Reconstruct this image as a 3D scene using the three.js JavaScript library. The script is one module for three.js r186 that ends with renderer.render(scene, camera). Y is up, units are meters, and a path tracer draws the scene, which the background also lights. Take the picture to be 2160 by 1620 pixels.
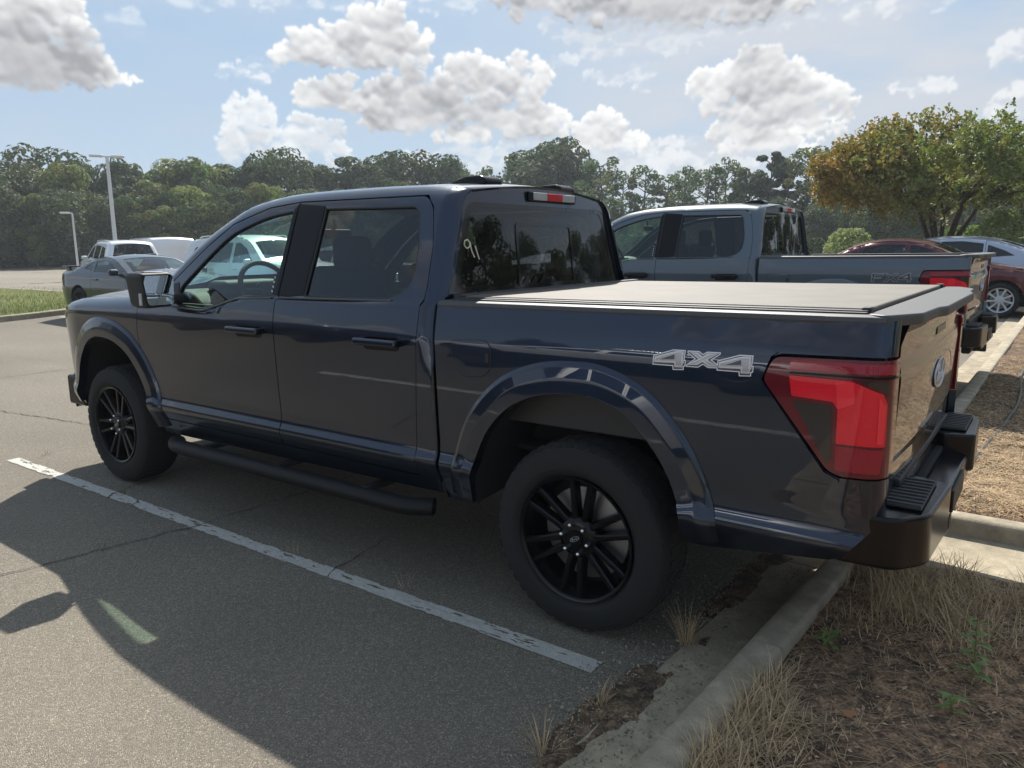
import * as THREE from 'three';
import { mergeGeometries } from 'three/addons/utils/BufferGeometryUtils.js';
import { RoundedBoxGeometry } from 'three/addons/geometries/RoundedBoxGeometry.js';

// ---------------------------------------------------------------- camera
const scene = new THREE.Scene();
const camera = new THREE.PerspectiveCamera(53.67, 4 / 3, 0.05, 1500);
const CAM = { x: 1.530, y: 1.590, z: 3.508, yaw: 0.62664, pitch: -0.17791, roll: -0.00854 };
camera.position.set(CAM.x, CAM.y, CAM.z);
camera.rotation.set(CAM.pitch, CAM.yaw, CAM.roll, 'YXZ');
const renderer = new THREE.WebGLRenderer({ antialias: true });
renderer.toneMapping = THREE.LinearToneMapping;
renderer.toneMappingExposure = 2.02;
renderer.shadowMap.enabled = true;

// ---------------------------------------------------------------- noise
function rng(seed) { let a = seed >>> 0; return () => { a = (a + 0x6D2B79F5) >>> 0; let t = a; t = Math.imul(t ^ (t >>> 15), t | 1); t ^= t + Math.imul(t ^ (t >>> 7), t | 61); return ((t ^ (t >>> 14)) >>> 0) / 4294967296; }; }
const PERM = new Float32Array(65536); { const r = rng(11); for (let i = 0; i < 65536; i++) PERM[i] = r(); }
function vnoise(x, y) {
  const xi = Math.floor(x), yi = Math.floor(y); let fx = x - xi, fy = y - yi; fx = fx * fx * (3 - 2 * fx); fy = fy * fy * (3 - 2 * fy);
  const a = xi & 255, b = (xi + 1) & 255, c = (yi & 255) << 8, d = ((yi + 1) & 255) << 8;
  const p = PERM[a + c], q = PERM[b + c], r = PERM[a + d], s = PERM[b + d];
  return p + (q - p) * fx + (r - p) * fy + (p - q - r + s) * fx * fy;
}
function fbm(x, y, oct = 5) { let s = 0, a = 0.5, t = 0; for (let i = 0; i < oct; i++) { s += a * vnoise(x, y); t += a; x = x * 2.03 + 17.1; y = y * 2.03 + 5.7; a *= 0.5; } return s / t; }
const clamp = (x, a = 0, b = 1) => x < a ? a : x > b ? b : x;
const sstep = (a, b, x) => { const t = clamp((x - a) / (b - a)); return t * t * (3 - 2 * t); };
const lerp = (a, b, t) => a + (b - a) * t;
function interp(pts, x) { // piecewise linear [[x, y], ...] with rising x
  if (x <= pts[0][0]) return pts[0][1];
  for (let i = 1; i < pts.length; i++) if (x <= pts[i][0]) { const a = pts[i - 1], b = pts[i]; return lerp(a[1], b[1], (x - a[0]) / (b[0] - a[0])); }
  return pts[pts.length - 1][1];
}
function table(pts, smooth, n = 2400) { // smoothed lookup of a piecewise linear function
  const x0 = pts[0][0], x1 = pts[pts.length - 1][0], st = (x1 - x0) / n, h = Math.max(1, Math.round(smooth / st)), raw = new Float64Array(n + 1), cum = new Float64Array(n + 2);
  for (let i = 0; i <= n; i++) raw[i] = interp(pts, x0 + i * st);
  let cur = raw;
  for (let pass = 0; pass < 2; pass++) {
    for (let i = 0; i <= n; i++) cum[i + 1] = cum[i] + cur[i];
    const out = new Float64Array(n + 1);
    for (let i = 0; i <= n; i++) { const k = Math.min(h, i, n - i); out[i] = (cum[i + k + 1] - cum[i - k]) / (2 * k + 1); }
    cur = out;
  }
  return x => { const t = clamp((x - x0) / st, 0, n - 1e-6), i = Math.floor(t); return lerp(cur[i], cur[i + 1], t - i); };
}

// ---------------------------------------------------------------- sky: air and clouds, in azimuth A (degrees right of the view's heading) and elevation E
const SKY_W = 4096, SKY_H = 2048, PPD = SKY_W / 360;
const SUN = { A: 1.2, E: 46.2 };
const puffs = [];
// each cloud: base elevation, softness, thickness, list of [A, E, rA, rE]
function cloud(density, list) { for (const [a, e, ra, re] of list) puffs.push([a, e, ra, re, density]); }
cloud(1, [[-30.8, 11.8, 4.7, 2.7], [-31.1, 13.2, 3.3, 2.0], [-29.3, 14.3, 2.2, 1.4], [-28.6, 11.1, 3.3, 1.3], [-26.7, 10.6, 2.4, 0.4], [-33.3, 10.5, 5.1, 1.3]]);
cloud(0.3, [[-25.5, 14.1, 1.5, 0.7], [-24.8, 13.5, 0.8, 0.5], [-26.6, 13.8, 1.5, 0.4]]);
cloud(1, [[-14.3, 13.1, 2.1, 1.5], [-11.7, 13.7, 2.5, 1.6], [-9.1, 14.4, 2.3, 1.8], [-7.5, 13.4, 2.1, 1.5], [-9.8, 12.9, 3.5, 1.1]]);
cloud(0.55, [[-18.7, 11.6, 1.5, 0.7], [-17.3, 12.1, 1.5, 0.6], [-17.2, 11.2, 0.9, 0.5]]);
cloud(1, [[-13.2, 10.5, 2.7, 1.2], [-10.6, 10.1, 2.9, 1.6], [-6.6, 10.5, 4.0, 2.1], [-2.5, 11.3, 3.3, 1.9], [0.2, 11.6, 2.9, 1.5], [-6.0, 9.2, 4.7, 1.5], [-0.9, 9.2, 4.4, 1.6], [2.2, 8.7, 2.9, 1.3], [-3.3, 7.8, 2.5, 0.8], [-2.5, 12.3, 1.6, 0.9], [-8.7, 8.7, 2.2, 0.9]]);
cloud(0.7, [[-18.0, 9.2, 1.8, 1.2], [-18.6, 7.5, 1.8, 1.4], [-14.6, 7.8, 3.1, 1.3], [-16.0, 6.8, 4.7, 1.3], [-13.1, 6.8, 2.2, 0.9]]);
cloud(1, [[6.5, 8.3, 1.9, 1.3], [8.3, 7.4, 1.7, 0.9], [5.5, 7.2, 1.5, 0.8]]);
cloud(1, [[17.3, 11.3, 2.1, 1.7], [19.1, 10.5, 2.9, 1.5], [13.8, 10.6, 2.0, 1.3], [20.4, 9.5, 3.5, 1.5], [16.7, 9.3, 3.3, 1.2], [19.0, 8.4, 2.9, 0.7], [15.4, 11.1, 1.5, 1.1]]);
cloud(0.9, [[16.0, 7.9, 2.0, 1.2], [18.1, 6.8, 4.0, 0.8], [20.2, 7.6, 3.3, 0.7], [21.1, 8.3, 2.9, 0.5]]);
cloud(1.1, [[3.9, 16.6, 5.1, 1.6], [10.8, 16.1, 9.1, 2.2], [17.0, 15.8, 5.5, 1.6], [7.5, 18.1, 10.9, 2.2]]);
cloud(0.45, [[5.9, 14.7, 4.0, 1.5], [10.8, 14.1, 6.9, 1.2], [8.6, 13.5, 4.4, 0.9], [15.9, 14.0, 4.0, 0.9]]);
cloud(0.5, [[32.3, 11.3, 1.6, 1.0], [32.5, 8.2, 1.5, 1.2], [27.7, 9.6, 2.0, 0.6], [26.1, 9.8, 0.9, 0.4]]);
cloud(0.4, [[9.3, 11.8, 1.1, 0.9], [9.4, 10.8, 0.7, 0.4], [3.9, 12.8, 1.1, 0.6], [7.3, 11.4, 1.1, 0.5], [5.9, 11.8, 0.8, 0.4]]);
cloud(0.35, [[-15.4, 16.1, 15.6, 0.6], [-24.2, 15.6, 9.5, 0.7], [-5.8, 16.4, 7.3, 0.5]]);
cloud(0.5, [[2.6, 6.1, 6.9, 1.5], [9.0, 5.7, 5.1, 1.5], [14.4, 5.5, 4.4, 1.0], [12.0, 7.1, 4.7, 0.5], [-2.6, 6.0, 4.4, 1.3], [-7.4, 5.8, 3.3, 0.9]]);
cloud(0.4, [[22.4, 14.7, 4.4, 1.1], [25.7, 14.9, 3.6, 1.1]]);
{ // the same kind of weather all round, outside the photograph's view
  const r = rng(404);
  for (let k = 0; k < 34; k++) {
    const a = 52 + r() * 256, e = 4 + 46 * r() * r(), s = (1.6 + 3.2 * r()) * (0.8 + e / 40), l = [];
    for (let j = 0; j < 8; j++) l.push([a + (r() - 0.5) * 3.4 * s, e + r() * r() * 1.2 * s, s * (0.5 + 0.6 * r()), s * (0.35 + 0.4 * r())]);
    cloud(0.6 + 0.5 * r(), l);
  }
  for (let k = 0; k < 14; k++) {
    const a = -46 + r() * 92, e = 24 + 40 * r(), s = 2.5 + 3 * r(), l = [];
    for (let j = 0; j < 7; j++) l.push([a + (r() - 0.5) * 4 * s, e + r() * s, s * (0.6 + 0.6 * r()), s * (0.4 + 0.4 * r())]);
    cloud(0.5 + 0.4 * r(), l);
  }
}
const skyTexture = (() => {
  const J0 = Math.floor((-1 + 90) * PPD), NP = SKY_W * SKY_H, dens = new Float32Array(NP), cover = new Float32Array(NP), wx = new Float32Array(NP), wy = new Float32Array(NP);
  const yawDeg = CAM.yaw * 180 / Math.PI;
  // column of azimuth A: direction (-sin yaw, -cos yaw), phi = atan2(z, x)
  const colOf = A => { const yaw = (yawDeg - A) * Math.PI / 180, phi = Math.atan2(-Math.cos(yaw), -Math.sin(yaw)); return ((phi / (2 * Math.PI) + 0.5) * SKY_W + SKY_W * 4); };
  for (let j = J0; j < SKY_H; j++) { const E = (j + 0.5) / PPD - 90, cE = Math.max(0.25, Math.cos(E * Math.PI / 180)); if (E > 70) break; for (let i = 0; i < SKY_W; i++) { const A = i / PPD * cE, k = j * SKY_W + i; wx[k] = 1.1 * (fbm(A * 0.6, E * 0.6, 3) - 0.5) + 0.55 * (fbm(A * 2.6 + 9, E * 2.6, 3) - 0.5); wy[k] = 0.9 * (fbm(A * 0.6 + 40, E * 0.6 + 7, 3) - 0.5) + 0.55 * (fbm(A * 2.6 + 3, E * 2.6 + 70, 3) - 0.5); } }
  // every puff carries smaller billows round its upper side, and those carry smaller ones
  const rr = rng(8), balls = [];
  for (const [a, e, ra, re, d] of puffs) {
    balls.push([a, e, ra * 0.80, re * 0.80, d, 0]); const R = Math.min(ra, re), n = Math.round(10 + 7 * ra / re);
    for (let k = 0; k < n; k++) { const th = (-0.22 + 1.44 * rr()) * Math.PI, f = 0.48 + 0.38 * rr(), r1 = R * (0.20 + 0.30 * rr()), x = a + ra * f * Math.cos(th), y = e + re * f * Math.sin(th), z = R * (0.35 + 0.45 * rr()); balls.push([x, y, r1, r1 * 0.92, d, z]);
      for (let q = 0; q < 6; q++) { const t2 = th + (rr() - 0.5) * 3.2, r2 = r1 * (0.26 + 0.32 * rr()); balls.push([x + r1 * 0.8 * Math.cos(t2), y + r1 * 0.75 * Math.sin(t2), r2, r2, d, z + r1 * (0.2 + 0.5 * rr())]); } }
  }
  for (const [a, e, ra, re, d, z0] of balls) {
    const cosE = Math.max(0.25, Math.cos(e * Math.PI / 180)), c = colOf(a), w = Math.ceil((ra + 1.1) * PPD / cosE), R = Math.min(ra, re), pad = 1.0;
    for (let j = Math.max(J0, Math.floor((e - re - pad + 90) * PPD)); j <= Math.min(SKY_H - 1, (e + re + pad + 90) * PPD); j++)
      for (let i = Math.floor(c) - w; i <= c + w; i++) {
        const k = j * SKY_W + ((i % SKY_W) + SKY_W) % SKY_W, sc = Math.min(1, 0.35 + R * 0.5), x = ((i + 0.5 - c) / PPD * cosE + wx[k] * sc) / ra, y = ((j + 0.5) / PPD - 90 - e + wy[k] * sc) / re, q = 1 - x * x - y * y;
        if (q <= 0) continue;
        const h = (z0 + R * Math.sqrt(q)) * d, al = Math.min(1, d * 1.1) * sstep(0, 0.95, q); if (h > dens[k]) dens[k] = h; if (al > cover[k]) cover[k] = al;
      }
  }
  // blurred copies of the field shade the billows without speckle
  const blur = (src, deg) => {
    const h = Math.max(1, Math.round(deg * PPD)), tmp = new Float32Array(SKY_W * SKY_H), out = new Float32Array(SKY_W * SKY_H), n = 2 * h + 1;
    for (let j = J0; j < SKY_H; j++) { let s = 0; const o = j * SKY_W; for (let i = -h; i <= h; i++) s += src[o + (i + SKY_W) % SKY_W]; for (let i = 0; i < SKY_W; i++) { tmp[o + i] = s / n; s += src[o + (i + h + 1) % SKY_W] - src[o + (i - h + SKY_W) % SKY_W]; } }
    for (let i = 0; i < SKY_W; i++) { let s = 0; for (let j = J0 - h; j <= J0 + h; j++) s += tmp[Math.max(J0, j) * SKY_W + i]; for (let j = J0; j < SKY_H; j++) { out[j * SKY_W + i] = s / n; s += tmp[Math.min(SKY_H - 1, j + h + 1) * SKY_W + i] - tmp[Math.max(J0, j - h) * SKY_W + i]; } }
    return out;
  };
  const b1 = blur(blur(dens, 0.13), 0.13), b2 = blur(blur(b1, 0.4), 0.4);
  const data = new Float32Array(SKY_W * SKY_H * 4), sunCol = colOf(SUN.A);
  for (let j = 0; j < SKY_H; j++) {
    const E = (j + 0.5) / PPD - 90, el = Math.max(0, E), cE = Math.max(0.2, Math.cos(E * Math.PI / 180));
    for (let i = 0; i < SKY_W; i++) {
      const k = j * SKY_W + i; let di = i - (sunCol % SKY_W); if (di > SKY_W / 2) di -= SKY_W; if (di < -SKY_W / 2) di += SKY_W;
      const dA = di / PPD, cosS = Math.sin(el * Math.PI / 180) * Math.sin(SUN.E * Math.PI / 180) + Math.cos(el * Math.PI / 180) * Math.cos(SUN.E * Math.PI / 180) * Math.cos(dA * Math.PI / 180), ang = Math.acos(clamp(cosS, -1, 1)) * 180 / Math.PI;
      const h = Math.exp(-el / 9), glow = Math.exp(-ang / 16) * 0.55 + Math.exp(-ang / 42) * 0.26;
      let r = lerp(0.150, 0.29, h) + glow * 0.27, g = lerp(0.232, 0.36, h) + glow * 0.27, b = lerp(0.350, 0.42, h) + glow * 0.225;
      // thin high veil, thicker to the right of the sun
      const vA = dA * cE, bank = 0.24 + 0.62 * sstep(-6, 16, vA) * (1 - sstep(75, 120, vA)), st = fbm(vA * 0.05 + 40, E * 0.16 + 3, 4), st2 = fbm(vA * 0.22 + 7, E * 0.9, 4);
      const veil = clamp(bank * sstep(0.18, 0.75, st * 0.7 + st2 * 0.4) * 1.15) * sstep(-1, 4, E);
      const vc = 0.315 + 0.26 * glow; r = lerp(r, vc * 0.985, veil * 0.8); g = lerp(g, vc, veil * 0.8); b = lerp(b, vc * 1.055, veil * 0.8);
      const d = dens[k];
      if (cover[k] > 0) {
        // light from the sun, behind and above: upper faces and thin rims bright, thick cores and bases in their own shade
        const o = (j + 1 < SKY_H ? SKY_W : 0), gY = (b1[k + o] - b1[k - SKY_W]) * 0.5 * PPD, gX = (b1[j * SKY_W + (i + 1) % SKY_W] - b1[j * SKY_W + (i + SKY_W - 1) % SKY_W]) * 0.5 * PPD, nl = Math.sqrt(1.6 + gX * gX + gY * gY), up = -gY / nl, across = -gX / nl * clamp(-dA / 25, -1, 1);
        const pick = (f, deg) => f[Math.min(SKY_H - 1, Math.round(j + deg * PPD)) * SKY_W + i];
        let occ = 0; for (let s = 1; s <= 5; s++) occ += pick(b2, s * 0.5);
        const E2 = (j + 0.5) / PPD, grain = fbm(i / PPD * cE * 2.2, E2 * 2.4, 4) - 0.5, wisp = clamp(1 + 1.3 * (fbm(i / PPD * cE * 1.5 + 5, E2 * 2.2 + 9, 5) - 0.42) - 0.9 * (1 - cover[k]));
        const lit = clamp(0.02 + 0.36 * up + 0.12 * across + 0.42 * Math.exp(-b2[k] * 0.55) + 0.34 * Math.exp(-b1[k] * 1.2) + 0.62 * Math.exp(-occ * 0.17) + 0.22 * grain), thin = sstep(0.40, 0.62, fbm(i / PPD * cE * 1.1 + 70, E2 * 1.9 + 4, 5)), alpha = cover[k] * (0.25 + 0.75 * sstep(0.15, 0.8, wisp)) * lerp(0.12 + 0.88 * thin, 1, sstep(0.55, 0.85, cover[k] + 0.35 * thin));
        const bright = 0.49 + 0.36 * glow, dark = 0.19 + 0.10 * glow, c = lerp(dark, bright, lit);
        r = lerp(r, c * lerp(0.97, 1.0, lit), alpha); g = lerp(g, c * lerp(0.985, 0.995, lit), alpha); b = lerp(b, c * lerp(1.03, 0.975, lit), alpha);
      }
      if (E < 0) { const t = sstep(0, -4, E); r = lerp(r, 0.16, t); g = lerp(g, 0.16, t); b = lerp(b, 0.15, t); }
      data[4 * k] = r; data[4 * k + 1] = g; data[4 * k + 2] = b; data[4 * k + 3] = 1;
    }
  }
  const t = new THREE.DataTexture(data, SKY_W, SKY_H, THREE.RGBAFormat, THREE.FloatType);
  t.mapping = THREE.EquirectangularReflectionMapping; t.magFilter = THREE.LinearFilter; t.minFilter = THREE.LinearFilter; t.needsUpdate = true;
  return t;
})();
scene.background = skyTexture;
scene.environment = skyTexture;

// ---------------------------------------------------------------- sun, high ahead of the camera
const SUNDIR = new THREE.Vector3(-0.545, 1, -0.785).normalize();
const sun = new THREE.DirectionalLight(new THREE.Color(1.0, 0.955, 0.88), 4.15);
sun.position.copy(SUNDIR).multiplyScalar(60); sun.target.position.set(0, 0, 0);
sun.castShadow = true; sun.shadow.mapSize.set(4096, 4096);
Object.assign(sun.shadow.camera, { left: -60, right: 60, top: 60, bottom: -60, near: 1, far: 220 });
scene.add(sun, sun.target);

// ---------------------------------------------------------------- helpers
const used = {};
function numbered(n) { const k = used[n] = (used[n] ?? -1) + 1; return k ? n + '_' + String(k).padStart(3, '0') : n; }
function thing(name, label, category, pos = [0, 0, 0], turn = 0, group) {
  const o = new THREE.Group(); o.name = numbered(name); o.position.set(...pos); o.rotation.y = turn; o.userData = { label, category }; if (group) o.userData.group = group; scene.add(o); return o;
}
function shad(o) { o.castShadow = o.receiveShadow = true; return o; }
function part(name, geo, mat, parent) { const m = shad(new THREE.Mesh(Array.isArray(geo) ? merge(geo) : geo, mat)); m.name = name; parent.add(m); return m; }
function solo(name, geo, mat, label, category, group) { const m = part(numbered(name), geo, mat, scene); m.userData = { label, category }; if (group) m.userData.group = group; return m; }
function struct(name, geo, mat) { const m = part(numbered(name), geo, mat, scene); m.userData = { kind: 'structure' }; return m; }
function stuff(name, geo, mat, label, category) { const m = part(numbered(name), geo, mat, scene); m.userData = { kind: 'stuff', label, category }; return m; }
function copyOf(root, name, label, pos, turn, scale) { const c = root.clone(); c.name = numbered(name); c.userData = { ...root.userData }; if (label) c.userData.label = label; c.position.set(...pos); c.rotation.y = turn; if (scale) c.scale.set(...scale); scene.add(c); return c; }
function merge(list) { list = list.map(g => { const q = g.index ? g.toNonIndexed() : g; for (const k of Object.keys(q.attributes)) if (!['position', 'normal', 'uv', 'color'].includes(k)) q.deleteAttribute(k); if (!q.attributes.uv) q.setAttribute('uv', new THREE.BufferAttribute(new Float32Array(q.attributes.position.count * 2), 2)); return q; }); if (list.length === 1) return list[0]; return mergeGeometries(list); }
function std(rgb, rough = 0.8, metal = 0, extra = {}) { return new THREE.MeshStandardMaterial({ color: new THREE.Color().setRGB(...rgb), roughness: rough, metalness: metal, side: THREE.DoubleSide, ...extra }); }
function phys(rgb, o) { return new THREE.MeshPhysicalMaterial({ color: new THREE.Color().setRGB(...rgb), side: THREE.DoubleSide, ...o }); }
function box(sx, sy, sz, x, y, z, r = 0.008, ry = 0) { const g = new RoundedBoxGeometry(sx, sy, sz, 2, Math.min(r, sx / 2.01, sy / 2.01, sz / 2.01)); if (ry) g.rotateY(ry); g.translate(x, y, z); return g; }
function tube(pts, r, seg = 24, rad = 8, closed = false) { return new THREE.TubeGeometry(new THREE.CatmullRomCurve3(pts.map(p => new THREE.Vector3(...p)), closed, 'catmullrom', 0.3), seg, r, rad, closed); }
// a surface patch: an outline in (u, v) clipped to a fine grid, lifted by fn, with a turned-in edge
function clipHalf(P, ax, c, sgn) {
  const out = []; for (let i = 0; i < P.length; i++) { const a = P[i], b = P[(i + 1) % P.length], da = sgn * (a[ax] - c), db = sgn * (b[ax] - c); if (da >= 0) out.push(a); if ((da > 0 && db < 0) || (da < 0 && db > 0)) { const t = da / (da - db); out.push([a[0] + (b[0] - a[0]) * t, a[1] + (b[1] - a[1]) * t]); } } return out;
}
function panel(poly, fn, { cell = 0.035, cellV = 0, flange = 0.025, mirror = false, lift = 0, holes = [] } = {}) {
  let P = poly.map(p => [p[0], p[1]]); const area = Q => Q.reduce((s, a, i) => { const b = Q[(i + 1) % Q.length]; return s + a[0] * b[1] - b[0] * a[1]; }, 0);
  if (area(P) < 0) P.reverse();
  for (const h of holes) { // keyhole
    let H = h.map(p => [p[0], p[1]]); if (area(H) > 0) H.reverse();
    let best = 1e9, bi = 0, bj = 0; P.forEach((a, i) => H.forEach((b, j) => { const d = (a[0] - b[0]) ** 2 + (a[1] - b[1]) ** 2; if (d < best) { best = d; bi = i; bj = j; } }));
    P = [...P.slice(0, bi + 1), ...H.slice(bj), ...H.slice(0, bj + 1), ...P.slice(bi)];
  }
  const cv = cellV || cell, pos = [], nor = [], uv = [], e = 1e-3, A = new THREE.Vector3(), B = new THREE.Vector3(), N = new THREE.Vector3();
  const lim = (u, v) => { const p = fn(u, v); return new THREE.Vector3(p[0], p[1], p[2]); };
  const at = (u, v) => { const p = lim(u, v); A.subVectors(lim(u + e, v), lim(u - e, v)); B.subVectors(lim(u, v + e), lim(u, v - e)); N.crossVectors(A, B).normalize(); p.addScaledVector(N, lift); return [p, N.clone()]; };
  const put = (p, n, u, v) => { pos.push(p.x, p.y, mirror ? -p.z : p.z); nor.push(n.x, n.y, mirror ? -n.z : n.z); uv.push(u, v); };
  const tri = (a, b, c) => { const l = mirror ? [a, c, b] : [a, b, c]; for (const q of l) put(q[0], q[1], q[2], q[3]); };
  let u0 = 1e9, u1 = -1e9, v0 = 1e9, v1 = -1e9; for (const [u, v] of P) { u0 = Math.min(u0, u); u1 = Math.max(u1, u); v0 = Math.min(v0, v); v1 = Math.max(v1, v); }
  const nu = Math.max(1, Math.ceil((u1 - u0) / cell)), nv = Math.max(1, Math.ceil((v1 - v0) / cv)), cache = new Map();
  const V = (u, v) => { const k = u.toFixed(5) + ',' + v.toFixed(5); let r = cache.get(k); if (!r) { const [p, n] = at(u, v); r = [p, n, u, v]; cache.set(k, r); } return r; };
  for (let i = 0; i < nu; i++) {
    const a = u0 + (u1 - u0) * i / nu, b = u0 + (u1 - u0) * (i + 1) / nu, col = clipHalf(clipHalf(P, 0, a, 1), 0, b, -1); if (col.length < 3) continue;
    for (let j = 0; j < nv; j++) {
      const c = v0 + (v1 - v0) * j / nv, d = v0 + (v1 - v0) * (j + 1) / nv, q = clipHalf(clipHalf(col, 1, c, 1), 1, d, -1); if (q.length < 3) continue;
      const full = Math.abs(area(q) / 2 - (b - a) * (d - c)) < 1e-9 && q.length <= 6;
      if (full) { const w = V(a, c), x = V(b, c), y = V(b, d), z = V(a, d); tri(w, x, y); tri(w, y, z); continue; }
      const tr = THREE.ShapeUtils.triangulateShape(q.map(p => new THREE.Vector2(p[0], p[1])), []);
      for (const [s, t, o] of tr) { const ar = (q[t][0] - q[s][0]) * (q[o][1] - q[s][1]) - (q[o][0] - q[s][0]) * (q[t][1] - q[s][1]); if (Math.abs(ar) < 1e-10) continue; if (ar > 0) tri(V(...q[s]), V(...q[t]), V(...q[o])); else tri(V(...q[s]), V(...q[o]), V(...q[t])); }
    }
  }
  if (flange > 0) for (let i = 0; i < P.length; i++) {
    const a = P[i], b = P[(i + 1) % P.length], L = Math.hypot(b[0] - a[0], b[1] - a[1]); if (L < 1e-6) continue;
    if (holes.length && P.some((q, k) => { const r = P[(k + 1) % P.length]; return q[0] === b[0] && q[1] === b[1] && r[0] === a[0] && r[1] === a[1]; })) continue;
    const n = Math.max(1, Math.ceil(L / (cell * 1.5)));
    for (let k = 0; k < n; k++) {
      const f = k / n, g = (k + 1) / n, s = V(lerp(a[0], b[0], f), lerp(a[1], b[1], f)), t = V(lerp(a[0], b[0], g), lerp(a[1], b[1], g));
      const s2 = s[0].clone().addScaledVector(s[1], -flange), t2 = t[0].clone().addScaledVector(t[1], -flange), fn_ = new THREE.Vector3().subVectors(t[0], s[0]).cross(s[1]).normalize();
      tri([s[0], fn_, 0, 0], [s2, fn_, 0, 0], [t2, fn_, 0, 0]); tri([s[0], fn_, 0, 0], [t2, fn_, 0, 0], [t[0], fn_, 0, 0]);
    }
  }
  const g = new THREE.BufferGeometry(); g.setAttribute('position', new THREE.Float32BufferAttribute(pos, 3)); g.setAttribute('normal', new THREE.Float32BufferAttribute(nor, 3)); g.setAttribute('uv', new THREE.Float32BufferAttribute(uv, 2)); return g;
}
function both(poly, fn, o = {}) { return [panel(poly, fn, o), panel(poly, fn, { ...o, mirror: true })]; }
function rounded(pts, r, n = 5) { // outline with its corners rounded
  const out = []; for (let i = 0; i < pts.length; i++) {
    const p = pts[(i + pts.length - 1) % pts.length], c = pts[i], q = pts[(i + 1) % pts.length], d1 = Math.hypot(p[0] - c[0], p[1] - c[1]), d2 = Math.hypot(q[0] - c[0], q[1] - c[1]), k = Math.min(c[2] ?? r, d1 * 0.48, d2 * 0.48);
    if (k < 1e-4) { out.push([c[0], c[1]]); continue; }
    const a = [c[0] + (p[0] - c[0]) * k / d1, c[1] + (p[1] - c[1]) * k / d1], b = [c[0] + (q[0] - c[0]) * k / d2, c[1] + (q[1] - c[1]) * k / d2];
    for (let t = 0; t <= n; t++) { const f = t / n, g = 1 - f; out.push([g * g * a[0] + 2 * f * g * c[0] + f * f * b[0], g * g * a[1] + 2 * f * g * c[1] + f * f * b[1]]); }
  } return out;
}
function polyDist(P, x, y) { let m = 1e9; for (let i = 0; i + 1 < P.length; i++) { const a = P[i], b = P[i + 1], dx = b[0] - a[0], dy = b[1] - a[1], t = clamp(((x - a[0]) * dx + (y - a[1]) * dy) / (dx * dx + dy * dy)), d = (x - a[0] - t * dx) ** 2 + (y - a[1] - t * dy) ** 2; if (d < m) m = d; } return Math.sqrt(m); }
function spline(pts, n) { const c = new THREE.CatmullRomCurve3(pts.map(p => new THREE.Vector3(p[0], p[1], 0)), false, 'catmullrom', 0.5); return c.getPoints(n).map(p => [p.x, p.y]); }
function pixels(w, h, f, srgb = true) { const d = new Uint8Array(w * h * 4); for (let y = 0; y < h; y++) for (let x = 0; x < w; x++) { const c = f(x, y), k = 4 * (y * w + x); d[k] = 255 * clamp(c[0]); d[k + 1] = 255 * clamp(c[1]); d[k + 2] = 255 * clamp(c[2]); d[k + 3] = c.length > 3 ? 255 * clamp(c[3]) : 255; } const t = new THREE.DataTexture(d, w, h); t.wrapS = t.wrapT = THREE.RepeatWrapping; t.magFilter = THREE.LinearFilter; t.minFilter = THREE.LinearMipmapLinearFilter; t.generateMipmaps = true; if (srgb) t.colorSpace = THREE.SRGBColorSpace; t.needsUpdate = true; return t; }

// ---------------------------------------------------------------- materials
const fleck = pixels(256, 256, (x, y) => { const n = PERM[(x * 251 + y * 7919) & 65535]; const v = 0.5 + (n - 0.5) * 0.5; return [v, v, v]; }, false);
const dustMap = pixels(512, 512, (x, y) => { const n = fbm(x / 40, y / 40, 5), f = PERM[(x * 131 + y * 3571) & 65535]; const v = 0.82 + 0.18 * n + (f - 0.5) * 0.03; return [v, v, v]; });
const grainBump = pixels(256, 256, (x, y) => { const v = 0.5 * PERM[(x * 131 + y * 3571) & 65535] + 0.5 * vnoise(x / 3, y / 3); return [v, v, v]; }, false);
const ribs = pixels(64, 64, (x, y) => { const v = 0.5 + 0.5 * Math.sin(x / 64 * Math.PI * 2) * Math.sin(y / 64 * Math.PI * 4); return [v, v, v]; }, false); ribs.repeat.set(90, 90);
const paint = (rgb, rough = 0.32) => phys(rgb, { roughness: rough, metalness: 0.3, specularIntensity: 0.35, clearcoat: 1, clearcoatRoughness: 0.015, ior: 1.5 });
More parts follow.
